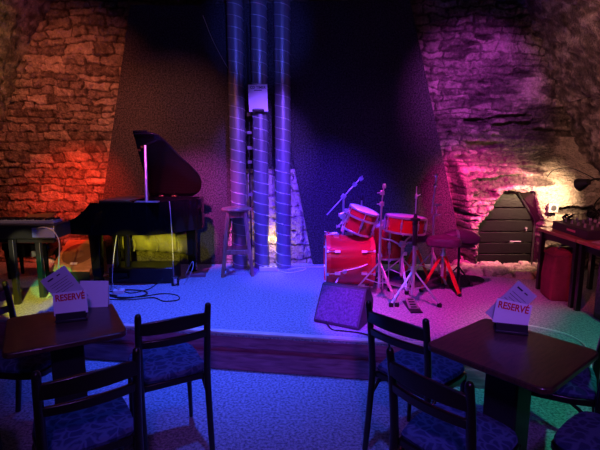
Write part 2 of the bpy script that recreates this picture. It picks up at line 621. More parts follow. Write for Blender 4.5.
# back wall: shutter niche on the right
def back_wall():
    step = .009
    xs = np.arange(-3.85, 3.75, step)
    zs = np.arange(-.02, 4.7, step)
    U, W_ = np.meshgrid(xs, zs, indexing='ij')
    h, e, tone = masonry(U, W_, 21, .06, .125, .13, .36, .05)
    h2, e2, tone2 = masonry(U, W_, 77, .055, .115, .10, .30, .06, .016)
    right = sstep(0.6, 1.0, U)
    h = h * (1 - right) + h2 * right
    t = (tone * (1 - right) + tone2 * right)
    e = e * (1 - right) + e2 * right
    fine = fbm(U * 14, W_ * 14, 5, 4) - .5
    t = 0.34 + 0.42 * t
    t = t * (0.25 + 0.75 * e) + .45 * fine
    amp = 0.035 - .004 * right
    big = fbm(U * 1.3, W_ * 1.3, 9, 3) - .5
    grit = fbm(U * 42, W_ * 42, 15, 3) - .5
    H = amp * h + .050 * fine + .022 * grit + .10 * big
    # plastered, smoother part round the niche and right of it
    pl = sstep(.45, .75, fbm(U * 2.2 + 3, W_ * 2.2, 31, 3) + .55 * np.exp(-(((U - 2.85) / .55) ** 2 + ((W_ - 1.25) / .38) ** 2)))
    pl = pl * sstep(1.9, 2.4, U)
    H = H * (1 - .55 * pl) + pl * .045
    t = t * (1 - pl) + .78 * pl
    # soot black stones and missing courses above the niche
    soot = np.exp(-(((U - 2.45) / .55) ** 2 + ((W_ - 2.0) / .55) ** 2)) * 1.9 * (0.22 + 1.0 * sstep(.38, .62, fbm(U * 3.5, W_ * 9, 55, 4)))
    soot = np.clip(soot, 0, 1)
    t = t * (1 - .85 * soot)
    gaps = sstep(.62, .70, fbm(U * 1.9, W_ * 7, 91, 3)) * sstep(1.5, 1.9, U)
    H = H - .07 * gaps
    t = t * (1 - .75 * gaps)  # recessed courses darkened as well, their shade put into the tone
    # pale lintel right of the ducts, darker soot on the left half
    # niche
    nb = 0.30
    bulge = .35 * sstep(0, .08, U - (1.965 - .2 * (W_ - .3))) * sstep(1.75, 1.25, W_)
    H = H + bulge
    half = np.where(W_ < .83, .355, .355 - (W_ - .83) * .58)
    cx = np.where(W_ < .83, 2.40, 2.40 + (W_ - .83) * .12)
    jag = .035 * (fbm(U * 8, W_ * 8, 41, 3) - .5) * 2
    ins = sstep(-.012, .012, half + jag - np.abs(U - cx)) * (W_ < 1.20 + jag) * (W_ > nb)
    H = H * (1 - ins) + .06 * ins
    t = t * (1 - .2 * ins)
    # rubble footing sloping out below the niche
    foot = np.exp(-((U - 2.42) / .50) ** 4) * sstep(.40, .26, W_)
    H = H + foot * .03
    P = np.stack([U, YB - H, W_], -1)
    return relief_mesh('wall_back', len(xs), len(zs), P, H, np.clip(t, 0, 1), '')


back_wall()

PROF = [(3.50, 0), (3.47, .9), (3.30, 1.5), (3.06, 2.2), (2.45, 3.32), (1.5, 4.1), (-.1, 4.5), (-1.7, 4.1), (-2.76, 3.32), (-3.47, 2.0), (-3.66, 1.0), (-3.70, 0)]


def vault(name, i0, i1, seed, far=5.48, near=-3.0, step=.028):
    pts = smooth_path([(x, 0, z) for x, z in PROF], 12)
    seg = pts[i0 * 12:i1 * 12 + 1]
    d = [0]
    for a, b in zip(seg, seg[1:]):
        d.append(d[-1] + (b - a).length)
    d = np.array(d)
    X = np.array([p.x for p in seg])
    Z = np.array([p.z for p in seg])
    s = np.arange(0, d[-1] + step, step)
    s[-1] = d[-1]
    sx = np.interp(s, d, X)
    sz = np.interp(s, d, Z)
    tx = np.gradient(sx)
    tz = np.gradient(sz)
    L = np.sqrt(tx * tx + tz * tz)
    nx, nz = -tz / L, tx / L          # pointing inwards
    ys = np.arange(near, far, step)
    S, Yg = np.meshgrid(s, ys, indexing='ij')
    h, e, tone = masonry(Yg, S + i0 * 3.1, seed, .07, .16, .10, .30, .10, .03)
    fine = fbm(Yg * 9, S * 9, seed + 3, 4) - .5
    big = fbm(Yg * 1.2, S * 1.2, seed + 4, 3) - .5
    H = .030 * h + .09 * fine + .10 * big
    t = (.32 + .34 * tone) * (.45 + .55 * e) + .9 * (fbm(Yg * 16, S * 16, seed + 6, 3) - .5)
    N = lambda a: np.repeat(a[:, None], len(ys), 1)
    P = np.stack([N(sx) + N(nx) * H, Yg, N(sz) + N(nz) * H], -1)
    return relief_mesh(name, len(s), len(ys), P, H, np.clip(t, 0, 1), '')


vault('wall_right', 0, 3, 101)
vault('ceiling', 3, 9, 131, step=.045)
vault('wall_left', 9, 11, 151)
fw = B()
prism(fw, [(x, z) for x, z in PROF], 0, .1, Matrix(((1, 0, 0, 0), (0, 0, 1, -3.1), (0, 1, 0, 0), (0, 0, 0, 1))))
props(obj('wall_front', fw, STONE, smooth=False), kind='structure')

# floors
fb = B()
box(fb, (0, 1.2, -.05), (7.6, 8.8, .1))
props(obj('floor', fb, M_FLOOR, smooth=False), kind='structure')


def edgeY(x):
    return 3.11 - .155 * x


sb = B()
poly = [(-3.72, edgeY(-3.72)), (3.52, edgeY(3.52)), (3.52, YB + .06), (-3.72, YB + .06)]
prism(sb, poly, .262, HS)
props(obj('floor_stage', sb, M_STAGE, smooth=False), kind='structure')
# riser: two courses of boards and a pale nosing
ang = math.atan(-.155)
ML = Matrix.Translation((0, 3.11, 0)) @ Matrix.Rotation(ang, 4, 'Z')
rb = B()
box(rb, (0, .09, .133), (7.3, .14, .265), ML)
box(rb, (0, .012, .225), (7.3, .022, .100), ML)
# shallow worn wave along the top board
props(obj('trim_1', rb, M_RISER, bevel=.004), kind='structure')
rb = B()
box(rb, (0, .004, .070), (7.3, .030, .135), ML)
props(obj('trim_3', rb, M_RISER, bevel=.006), kind='structure')
nb_ = B()
box(nb_, (0, .014, .291), (7.3, .050, .022), ML)
props(obj('trim_2', nb_, M_NOSING, bevel=.006), kind='structure')

# ------------------------------------------------------------------ black carpet wall panels either side of the ducts
def panel(name, pts, label, y=5.275):
    bm = B()
    Mp = Matrix(((1, 0, 0, 0), (0, 0, 1, y), (0, 1, 0, 0), (0, 0, 0, 1)))
    prism(bm, pts, 0, .035, Mp)
    base = (sum(p[0] for p in pts) / len(pts), 5.29, HS)
    return props(obj(name, bm, M_FELT, base=base, smooth=False, bevel=.004), label, 'wall panel', None)


panel('wall_panel', [(-1.875, 3.235), (-.425, 3.255), (-.92, .302), (-2.56, .302), (-2.325, 1.07)], 'large black carpeted wall panel behind the grand piano')
panel('wall_panel', [(-.40, 3.26), (1.21, 3.30), (1.83, .90), (1.95, .302), (.155, .302)], 'large black carpeted wall panel behind the drum kit')
# pale stone strip of wall between the panels, a narrow black cloth above it
gx = np.arange(-1.02, .24, .009)
gz = np.arange(.29, 1.46, .009)
GU, GW = np.meshgrid(gx, gz, indexing='ij')
gh, ge, gt = masonry(GU, GW, 505, .14, .24, .18, .34, .05, .012)
gf = fbm(GU * 20, GW * 20, 66, 4) - .5
GH = .030 * gh + .03 * gf
relief_mesh('wall_pale_strip', len(gx), len(gz), np.stack([GU, 5.345 - GH, GW], -1), GH, np.clip((.74 + .25 * gt) * (.45 + .55 * ge), 0, 1), '')
panel('wall_panel', [(-.83, 1.44), (.02, 1.44), (-.24, 3.24), (-.56, 3.24)], 'narrow black cloth strip high up behind the three ducts', 5.315)
gl = bpy.data.lights.new('duct_uplight', 'POINT')
gl.color = (1.0, .62, .12)
gl.energy = 2.6
gl.shadow_soft_size = .02
go = bpy.data.objects.new('duct_uplight', gl)
go.location = (-.318, 5.22, .62)
COL.objects.link(go)
# thin hanging wire on left panel
wb = B()
tube(wb, smooth_path([(-1.07, 5.255, 3.12), (-.96, 5.255, 2.84), (-.80, 5.255, 2.55), (-.78, 5.25, 2.56)]), .003, 5)
props(obj('hanging_wire', wb, M_CHROME, base=(-.8, 5.255, 2.55)), 'thin wire hanging slack near the top of the panel behind the piano', 'wire')


# ------------------------------------------------------------------ spiral ducts
def duct(x, y, r, label, lean=0.0):
    t = thing('ventilation_duct', (x, y, HS), label, 'duct', 'spiral ducts up the back wall')
    bm = B()
    cyl(bm, (0, 0, .001), (lean, 0, 4.45 - HS), r, n=40)
    obj('duct_tube', bm, M_DUCT, t)
    bm = B()
    pts = []
    n = 28
    pitch = .118
    z = .02
    k = 0
    while z < 3.9:
        a = 2 * PI * k / n
        pts.append((lean * z / 4.15 + (r + .0005) * math.cos(a), -(r + .0005) * math.sin(a), z))
        z += pitch / n
        k += 1
    tube(bm, pts, .0030, 5)
    obj('spiral_seam', bm, M_SEAM, t)
    return t


duct(-.700, 5.13, .087, 'leftmost of the three tall steel spiral ducts, behind the bar stool')
duct(-.444, 5.13, .087, 'middle of the three tall steel spiral ducts, with the white sheet on it')
duct(-.193, 5.13, .087, 'rightmost of the three tall steel spiral ducts, beside the drum side panel')

# notice on the middle duct
t = thing('notice_sheet', (-.452, 5.0, 2.06), 'white printed notice sheet fixed to the middle steel duct', 'notice')
Mn = Matrix.Rotation(PI / 2 + .0, 4, 'X')
bm = B()
box(bm, (0, 0, .145), (.205, .005, .285), rot=(0, -.02, 0))
obj('sheet', bm, M_WHITE, t)
bm = text_bm('CD TIMER', .038, .0006, Matrix.Translation((0, -.004, .255)) @ Mn, .0006)
obj('heading_text', bm, M_INK, t)
bm = text_bm('~~~~~~~~', .022, .0006, Matrix.Translation((.01, -.004, .225)) @ Mn)
bm.free()
bm = B()
box(bm, (.0, -.0035, .226), (.085, .001, .007))
obj('printed_line', bm, M_INK, t)
bm = B()
tube(bm, smooth_path([(-.06, -.008, .004), (-.055, -.01, .026), (0, -.012, .030), (.055, -.01, .026), (.06, -.008, .004)]), .004, 6)
box(bm, (0, -.006, .012), (.125, .006, .018))
obj('clip', bm, M_BLACK, t)
bm = B()
box(bm, (0, .012, .10), (.03, .024, .03))
obj('hook', bm, M_BLACK, t)

# cable clips and junctions between the ducts
t = thing('cable_bundle', (-.575, 5.2, .9), 'dark cable run with clamps between the left and middle ducts', 'cable')
bm = B()
tube(bm, smooth_path([(0, 0, -.58), (.004, 0, -.1), (-.006, 0, .5), (.004, 0, 1.2), (-.003, 0, 2.1)]), .009, 8)
obj('cable', bm, M_RUBBER, t)
for z in (.25, .62, .78, .95, 1.15):
    bm = B()
    box(bm, (.006, -.02, z), (.05, .028, .035))
    obj('clamp', bm, M_DUCT, t)

# ------------------------------------------------------------------ bar stool
t = thing('bar_stool', (-.69, 4.86, HS), 'round topped wooden bar stool in front of the ducts', 'stool', rz=.12)
t.scale = (1, 1, 1.06)
bm = B()
lathe(bm, [(0, .660), (.145, .660), (.158, .668), (.162, .680), (.155, .692), (.12, .698), (0, .700)], 36)
obj('seat', bm, M_STOOL, t)
bm = B()
for a in range(4):
    R = Matrix.Rotation(a * PI / 2, 4, 'Z')
    box(bm, (0, .088, .630), (.18, .018, .055), R)
obj('apron', bm, M_STOOL, t)
for sx, sy in ((-1, -1), (1, -1), (-1, 1), (1, 1)):
    bm = B()
    d = V((sx * .160, sy * .145, 0))
    u = V((sx * .09, sy * .09, .66))
    for (p, q) in ((d, u),):
        u1, v1 = V((.019, 0, 0)), V((0, .019, 0))
        a = [bm.verts.new(p + i * u1 + j * v1) for i, j in ((-1, -1), (1, -1), (1, 1), (-1, 1))]
        b = [bm.verts.new(q + i * u1 + j * v1) for i, j in ((-1, -1), (1, -1), (1, 1), (-1, 1))]
        bm.faces.new(a[::-1])
        bm.faces.new(b)
        for i in range(4):
            bm.faces.new((a[i], a[(i + 1) % 4], b[(i + 1) % 4], b[i]))
    obj('leg', bm, M_STOOL, t, bevel=.003)
for z, hw, axes in ((.25, .128, (0, 2)), (.21, .131, (1, 3)), ):
    for a in axes:
        bm = B()
        box(bm, (0, -hw, z), (2 * hw, .02, .045), Matrix.Rotation(a * PI / 2, 4, 'Z'))
        obj('stretcher', bm, M_STOOL, t, bevel=.003)

# power strip and cable at the duct foot
t = thing('power_strip', (-.36, 4.97, HS), 'small white power strip lying at the foot of the ducts', 'power strip', rz=.05)
bm = B()
box(bm, (0, 0, .025), (.20, .06, .05))
obj('body', bm, M_PLASTICW, t, bevel=.006)
for i in range(3):
    bm = B()
    lathe(bm, [(0, .0515), (.016, .0515), (.018, .050)], 16, Matrix.Translation((-.06 + i * .06, 0, 0)))
    obj('socket', bm, M_INK, t)
bm = B()
tube(bm, smooth_path([(-.25, 4.93, .308), (-.12, 4.87, .306), (.02, 4.95, .306), (.07, 5.05, .306), (-.02, 5.08, .306), (-.14, 5.0, .306), (.1, 5.12, .306), (.35, 5.10, .306)], 8), .006, 6)
props(obj('white_cable', bm, M_PLASTICW, base=(-.1, 5, .306)), 'white cable looping on the stage from the power strip to the drums', 'cable')

# ------------------------------------------------------------------ grand piano (world coordinates minus its base)
PB = V((-1.55, 4.65, HS))


def wobj(name, bm, m, parent, **k):
    """part given in world coordinates of an unrotated thing"""
    p = parent
    off = V((0, 0, 0))
    while p is not None:
        off += V(p.location)
        p = p.parent
    bmesh.ops.translate(bm, verts=bm.verts, vec=-off)
    return obj(name, bm, m, parent, **k)


pn = thing('grand_piano', PB, 'black lacquered grand piano with its lid propped open', 'piano')
ZT, ZB = 1.15, .835
outline = [V((-2.00, 4.27, 0)), V((-1.62, 4.27, 0)), V((-1.45, 4.29, 0)), V((-1.30, 4.38, 0)), V((-1.18, 4.50, 0)), V((-1.10, 4.58, 0)), V((-1.04, 4.68, 0)), V((-1.04, 4.82, 0)), V((-1.07, 4.92, 0)), V((-1.25, 4.96, 0)), V((-2.00, 4.96, 0))]
o2 = [outline[0], outline[1]] + smooth_path(outline[1:10], 5)[1:] + [outline[10]]
# rim wall
bm = B()
cxy = V((-1.6, 4.62, 0))
inner = []
n = len(o2)
for i, p in enumerate(o2):
    a, b = o2[i - 1], o2[(i + 1) % n]
    d = (b - a).normalized()
    nn = V((-d.y, d.x, 0))
    q = p + nn * .035
    if i == 0:
        q = p + V((.035, .035, 0))
    if i == n - 1:
        q = p + V((.035, -.035, 0))
    inner.append(q)
z_in = ZT - .09
lo = [bm.verts.new((p.x, p.y, ZB)) for p in o2]
hi = [bm.verts.new((p.x, p.y, ZT)) for p in o2]
hi2 = [bm.verts.new((p.x, p.y, ZT)) for p in inner]
bt = [bm.verts.new((p.x, p.y, z_in)) for p in inner]
for i in range(n):
    j = (i + 1) % n
    bm.faces.new((lo[i], lo[j], hi[j], hi[i]))
    bm.faces.new((hi[i], hi[j], hi2[j], hi2[i]))
    bm.faces.new((hi2[i], hi2[j], bt[j], bt[i]))
bm.faces.new(lo[::-1])
rim = wobj('rim_case', bm, M_PIANO, pn)
bm = B()
prism(bm, [(p.x, p.y) for p in inner], z_in - .012, z_in)
wobj('string_plate', bm, M_GOLDPLATE, pn)
for i in range(18):
    y = 4.34 + i * .032
    x1 = -1.15 - .012 * (i < 6) * (6 - i) * 3
    bm = B()
    cyl(bm, (-1.9, y, z_in + .012), (x1, y + .03, z_in + .012), .0015, n=4)
    wobj('string', bm, M_CHROME, pn)
# the two cheeks that sweep down to the key bed
for y0 in (4.27, 4.90):
    prof = [(-2.00, ZB), (-2.00, ZT)] + [(-2.00 - .35 * s, ZT - .20 * (1 - (1 - s) ** 2.2)) for s in [i / 10 for i in range(1, 11)]] + [(-2.37, .955), (-2.37, .89), (-2.25, ZB + .01)]
    bm = B()
    prism(bm, prof, 0, .06, Matrix(((1, 0, 0, 0), (0, 0, 1, y0), (0, 1, 0, 0), (0, 0, 0, 1))))
    wobj('cheek', bm, M_PIANO, pn, bevel=.005)
bm = B()
box(bm, (-2.18, 4.615, .875), (.36, .57, .07))
wobj('key_bed', bm, M_PIANO, pn, bevel=.004)
bm = B()
for i in range(36):
    box(bm, (-2.24, 4.345 + i * .0155, .925), (.20, .0140, .028))
wobj('white_keys', bm, M_IVORY, pn)
bm = B()
for i in range(35):
    if i % 7 in (0, 1, 3, 4, 5):
        box(bm, (-2.20, 4.353 + i * .0155, .945), (.12, .008, .024))
wobj('black_keys', bm, M_BLACK, pn)
bm = B()
box(bm, (-2.10, 4.615, .99), (.03, .57, .14), rot=(0, -.2, 0))
wobj('fallboard', bm, M_PIANO, pn)
# music desk lying flat on the front of the case
bm = B()
box(bm, (-1.80, 4.60, ZT + .009), (.30, .52, .016))
wobj('music_desk', bm, M_GOLDPLATE, pn, bevel=.003)
# lid: outline in the lid's own plane (along the hinge, up the lid)
HY, HZ, LA = 4.965, 1.155, math.radians(46)
Mlid = Matrix(((1, 0, 0, 0), (0, -math.cos(LA), -math.sin(LA), HY), (0, math.sin(LA), -math.cos(LA), HZ), (0, 0, 0, 1)))
edge = [(-1.45, .905, 0), (-1.39, .90, 0), (-1.335, .865, 0), (-1.268, .75, 0), (-1.20, .60, 0), (-1.125, .48, 0), (-1.065, .35, 0), (-1.05, .22, 0), (-1.09, .09, 0), (-1.18, .005, 0)]
ep = [(p.x, p.y) for p in smooth_path(edge, 6)]
bm = B()
prism(bm, [(-1.655, .0)] + [(-1.575, .895), (-1.50, .905)] + ep, -.010, .012, Mlid)
lid = wobj('lid', bm, M_PIANO, pn, bevel=.003)
bm = B()
prism(bm, [(-1.66, .02), (-1.585, .907), (-1.45, .909), (-1.50, .02)], -.034, -.014, Mlid)
wobj('lid_flap', bm, M_PIANO, pn, bevel=.003)
for x in (-1.52, -1.38):
    bm = B()
    box(bm, (x, 4.93, 1.158), (.05, .035, .016))
    wobj('hinge', bm, M_BRASS, pn, bevel=.003)
for (x, v) in ((-1.57, .70), (-1.53, .74)):
    bm = B()
    box(bm, (0, 0, 0), (.03, .03, .02), Matrix.Translation(Mlid @ V((x, v, .016))))
    wobj('lid_catch', bm, M_BRASS, pn)
bm = B()
top = Mlid @ V((-1.50, .76, .014))
cyl(bm, (-1.475, 4.31, ZT - .005), top, .015, .012, 10)
wobj('lid_prop', bm, M_CHROME, pn)
bm = B()
box(bm, (-1.47, 4.31, ZT + .006), (.22, .07, .012))
wobj('prop_plate', bm, M_CHROME, pn, bevel=.002)
# legs with casters
for (x, y) in ((-2.01, 4.36), (-2.01, 4.87), (-1.17, 4.80)):
    bm = B()
    a = .062
    lvl = [(.055, .05), (.040, .09), (.052, .14), (.060, .45), (.066, .54)]
    rings = []
    for r, z in lvl:
        rings.append([bm.verts.new((x + r * i * .8, y + r * j * .8, HS + z)) for i, j in ((-1, -1), (1, -1), (1, 1), (-1, 1))])
    for p, q in zip(rings, rings[1:]):
        for i in range(4):
            bm.faces.new((p[i], p[(i + 1) % 4], q[(i + 1) % 4], q[i]))
    bm.faces.new(rings[0][::-1])
    bm.faces.new(rings[-1])
    lg = wobj('leg', bm, M_PIANO, pn, bevel=.004)
    bm = B()
    cyl(bm, (x - .015, y, HS + .027), (x + .015, y, HS + .027), .027, n=18)
    wobj('caster', bm, M_BRASS, lg)
# pedal lyre
bm = B()
for dx in (-.055, .055):
    cyl(bm, (-1.82 + dx, 4.50, HS + .13), (-1.82 + dx, 4.50, ZB), .030, n=12)
box(bm, (-1.82, 4.50, HS + .10), (.17, .22, .07))
box(bm, (-1.82, 4.50, ZB - .02), (.17, .15, .04))
ly = wobj('pedal_lyre', bm, M_PIANO, pn, bevel=.004)
for dy in (-.06, 0, .06):
    bm = B()
    box(bm, (-1.96, 4.50 + dy, HS + .075), (.14, .022, .012))
    wobj('pedal', bm, M_BRASS, ly, bevel=.003)

# ------------------------------------------------------------------ stage keyboard and bench at left
t = thing('stage_keyboard', (-2.62, 3.92, HS), 'black stage keyboard on legs at the left wall, cables at its back', 'keyboard')
bm = B()
box(bm, (0, 0, .650), (1.06, .27, .125))
obj('case', bm, M_BLACK, t, bevel=.012)
bm = B()
for i in range(40):
    box(bm, (-.46 + i * .0238, .02, .722), (.022, .14, .024))
obj('white_keys', bm, M_IVORY, t)
bm = B()
for i in range(39):
    if i % 7 not in (2, 6):
        box(bm, (-.448 + i * .0238, .04, .742), (.012, .09, .018))
obj('black_keys', bm, M_BLACK, t)
bm = B()
box(bm, (.43, -.138, .645), (.19, .008, .085))
obj('rear_panel', bm, mat('blue_connector_panel', (.10, .12, .35), .4), t, bevel=.003)
for sx in (-.42, .16, .42):
    pass
for (x0, y0, x1, y1) in ((.13, -.10, 0, 0), (.24, .10, 0, 0), (-.42, .10, 0, 0), (-.42, -.10, 0, 0)):
    bm = B()
    box(bm, ((x0) / 1, (y0) / 1, .29), (.045, .045, .585), rot=(0, 0, 0))
    obj('leg', bm, M_BLACK, t, bevel=.004)
bm = B()
box(bm, (.10, 0, .56), (.7, .05, .05))
obj('crossbar', bm, M_BLACK, t, bevel=.004)
bm = B()
tube(bm, smooth_path([(-2.24, 3.775, .975), (-2.20, 3.72, .995), (-2.13, 3.72, 1.0), (-2.08, 3.75, .96), (-2.07, 3.80, .85), (-2.14, 3.88, .62), (-2.20, 3.95, .42), (-2.3, 3.95, .31), (-2.1, 3.9, .306)], 8), .005, 7)
props(obj('grey_cable', bm, M_GREYCABLE, base=(-2.1, 3.85, .306)), 'pale cable curving out of the stage keyboard down to the floor', 'cable')

t = thing('piano_bench', (-2.875, 4.74, HS), 'black padded piano bench behind the stage keyboard', 'bench')
bm = B()
prism(bm, rounded_rect(.50, .28, .03), .31, .39)
obj('cushion', bm, M_PIANO, t, bevel=.012)
bm = B()
box(bm, (0, 0, .275), (.46, .24, .07))
obj('frame', bm, M_PIANO, t, bevel=.004)
for sx in (-.20, .20):
    for sy in (-.11, .11):
        bm = B()
        cyl(bm, (sx, sy, 0), (sx, sy, .242), .016, .024, 12)
        obj('leg', bm, M_PIANO, t)
bm = B()
lathe(bm, [(0, .012), (.030, .012), (.034, 0), (.030, -.012), (0, -.012)], 20, Matrix.Translation((.08, -.125, .275)) @ Matrix.Rotation(PI / 2, 4, 'X'))
obj('adjusting_knob', bm, M_CHROME, t)
# orange songbook
bm = B()
box(bm, (-2.36, 4.02, 1.045), (.26, .14, .012), rot=(.30, -.06, 0))
# (laid against the far side of the keys)
props(obj('songbook', bm, mat('orange_brown_cover', (.55, .17, .03), .6), base=(-2.36, 4.02, 1.03)), 'orange brown songbook propped on the stage keyboard', 'book')

# ------------------------------------------------------------------ things round and under the piano
t = thing('wooden_speaker', (-2.40, 4.72, HS), 'open plywood wedge speaker with a tan cone beside the piano leg', 'speaker')
bm = B()
Mw = Matrix(((0, 1, 0, -.21), (1, 0, 0, 0), (0, 0, 1, 0), (0, 0, 0, 1)))
ppoly = [(-.17, .0), (.26, .0), (.26, .36), (-.17, .115)]
Mx = Matrix(((0, 0, 1, -.21), (1, 0, 0, 0), (0, 1, 0, 0), (0, 0, 0, 1)))
prism(bm, ppoly, 0, .42, Mx)
obj('cabinet', bm, M_PLY, t, bevel=.006)
slope = math.atan2(.245, .43)
Mf = Matrix.Translation((0, .045, .240)) @ Matrix.Rotation(slope, 4, 'X')
bm = B()
lathe(bm, [(.165, .004), (.165, .012), (.150, .014), (.142, .006), (.06, .001), (.045, .012), (0, .016)], 36, Mf)
obj('cone', bm, M_CONE, t)
bm = B()
box(bm, (.02, -.165, .016), (.07, .03, .006), Mf)
obj('badge', bm, M_WHITE, t)
bm = B()
box(bm, (0, -.178, .05), (.424, .012, .10))
obj('kick_strip', bm, M_BLACK, t)

bm = B()
box(bm, (-1.62, 4.60, .385), (.66, .30, .165))
props(obj('equipment_case', bm, M_BLACK, base=(-1.62, 4.60, HS), bevel=.012), 'low black equipment case on the stage under the piano', 'case')
# soft gig bag lying on the case
t = thing('gig_bag', (-1.55, 4.86, HS), 'long black gig bag standing against the panel under the piano', 'bag')
bm = B()
pts = smooth_path([(-.48, .12, .35), (-.25, .12, .37), (0, .12, .37), (.2, .12, .34), (.34, .12, .30)], 6)
nn = len(pts)
tube(bm, pts, [.10 + .05 * math.sin(PI * i / (nn - 1)) + .008 * math.sin(i * 2.1) for i in range(nn)], 18)
obj('bag_body', bm, M_BAGBLACK, t)
for x in (-.30, -.05, .18):
    bm = B()
    tube(bm, smooth_path([(x, .06, .49), (x + .02, -.035, .42), (x + .05, -.04, .34), (x + .03, -.03, .26)]), .010, 6)
    obj('strap', bm, M_BAGBLACK, t)
bm = B()
tube(bm, smooth_path([(-.35, .0, .46), (-.1, -.035, .44), (.1, -.035, .44), (.3, .01, .40)]), .008, 6)
obj('handle', bm, M_BAGBLACK, t)

t = thing('pedal_box', (-1.72, 4.13, HS), 'small pale pedal with cables on the stage in front of the piano', 'pedal', rz=.2)
bm = B()
box(bm, (0, 0, .02), (.10, .07, .036))
obj('housing', bm, M_PLASTICW, t, bevel=.005)
bm = B()
lathe(bm, [(0, .046), (.012, .046), (.014, .038)], 14)
obj('switch', bm, M_CHROME, t)
for i, (x, y, lab) in enumerate(((-1.36, 4.50, 'black power adapter block beside the piano, left of the pair'), (-1.26, 4.40, 'black power adapter block beside the piano, right of the pair'))):
    t = thing('power_adapter', (x, y, HS), lab, 'adapter', 'power adapter blocks beside the piano', rz=.3 * i)
    bm = B()
    box(bm, (0, 0, .045), (.075, .06, .09))
    obj('block', bm, M_BLACK, t, bevel=.006)
    bm = B()
    box(bm, (0, -.031, .05), (.03, .002, .05))
    obj('sticker', bm, M_PLASTICW, t)
t = thing('effects_strip', (-1.12, 4.72, HS), 'flat reddish strip box on the stage at the piano tail leg', 'box', rz=.1)
bm = B()
box(bm, (0, 0, .02), (.20, .07, .036))
obj('housing', bm, mat('plum_metal', (.28, .10, .16), .4), t, bevel=.004)
bm = B()
cyl(bm, (-.05, -.02, .038), (-.05, -.02, .050), .010, n=12)
obj('knob', bm, M_REDINK, t)


def cable(name, pts, r, m, label, k=8):
    bm = B()
    tube(bm, smooth_path(pts, k), r, 6)
    return props(obj(name, bm, m, base=pts[0]), label, 'cable')


zf = HS + .006
cable('microphone_cable', [(-1.27, 4.36, 1.155), (-1.255, 4.33, 1.0), (-1.25, 4.33, .7), (-1.255, 4.34, .42), (-1.25, 4.36, zf + .01), (-1.18, 4.44, zf), (-1.10, 4.48, zf + .14), (-1.12, 4.56, zf + .2), (-1.20, 4.60, zf + .05)], .0045, M_GREYCABLE, 'pale cable hanging down the piano side to the adapters')
cable('black_cable', [(-1.95, 4.20, zf), (-1.75, 4.02, zf), (-1.50, 4.00, zf), (-1.30, 4.10, zf), (-1.15, 4.05, zf), (-1.10, 3.92, zf), (-1.22, 3.88, zf), (-1.35, 3.98, zf), (-1.55, 3.92, zf), (-1.85, 3.95, zf)], .005, M_RUBBER, 'thin black cable looped widest on the stage before the piano')
cable('black_cable', [(-1.80, 4.06, zf), (-1.62, 3.96, zf), (-1.45, 4.06, zf), (-1.50, 4.18, zf), (-1.70, 4.22, zf), (-1.85, 4.12, zf), (-1.70, 4.03, zf)], .006, M_RUBBER, 'black cable coiled tightly round the pale pedal')
cable('black_cable', [(-1.78, 4.30, .83), (-1.79, 4.22, .62), (-1.79, 4.16, .40), (-1.74, 4.14, zf + .03)], .004, M_GREYCABLE, 'thin cable dropping from under the piano to the pale pedal')
cable('black_cable', [(-1.70, 4.14, zf + .02), (-1.60, 4.12, zf), (-1.48, 4.25, zf), (-1.42, 4.42, zf + .03), (-1.38, 4.47, zf + .06)], .005, M_RUBBER, 'black cable running from the pale pedal to the adapters')

# ------------------------------------------------------------------ floor monitor wedge
t = thing('floor_monitor', (.345, 3.42, HS), 'black wedge floor monitor at the stage edge below the bass drum', 'speaker', rz=-.50)
bm = B()
side = [(-.17, .0), (.17, .0), (.17, .17), (.10, .25), (-.17, .055)]
side = [(-.16, .02), (-.14, .0), (.16, .0), (.16, .16), (.08, .275), (-.0, .285)]
prism(bm, side, -.19, .19, Matrix(((0, 0, 1, 0), (1, 0, 0, 0), (0, 1, 0, 0), (0, 0, 0, 1))))
obj('cabinet', bm, M_TOLEX, t, bevel=.008)
bm = B()
sl = math.atan2(.265, .16)
Mg = Matrix.Translation((0, -.082, .150)) @ Matrix.Rotation(sl, 4, 'X')
box(bm, (0, 0, .003), (.35, .28, .008), Mg)
obj('grille', bm, M_GRILLE, t, bevel=.004)
bm = B()
for sx in (-.17, .17):
    box(bm, (sx, -.15, .004), (.03, .03, .008))
    box(bm, (sx, .14, .004), (.03, .03, .008))
bm.free()
cable('monitor_cable', [(.20, 3.30, zf + .03), (.24, 3.22, zf), (.32, 3.19, zf), (.42, 3.16, zf), (.50, 3.10, zf + .004), (.58, 3.02, .315), (.62, 2.975, .30), (.63, 2.95, .20), (.64, 2.94, .10), (.70, 2.93, .01), (.85, 2.80, .008)], .006, M_RUBBER, 'grey cable trailing from the floor monitor over the stage edge')

# ------------------------------------------------------------------ drum kit: each drum and stand is a thing


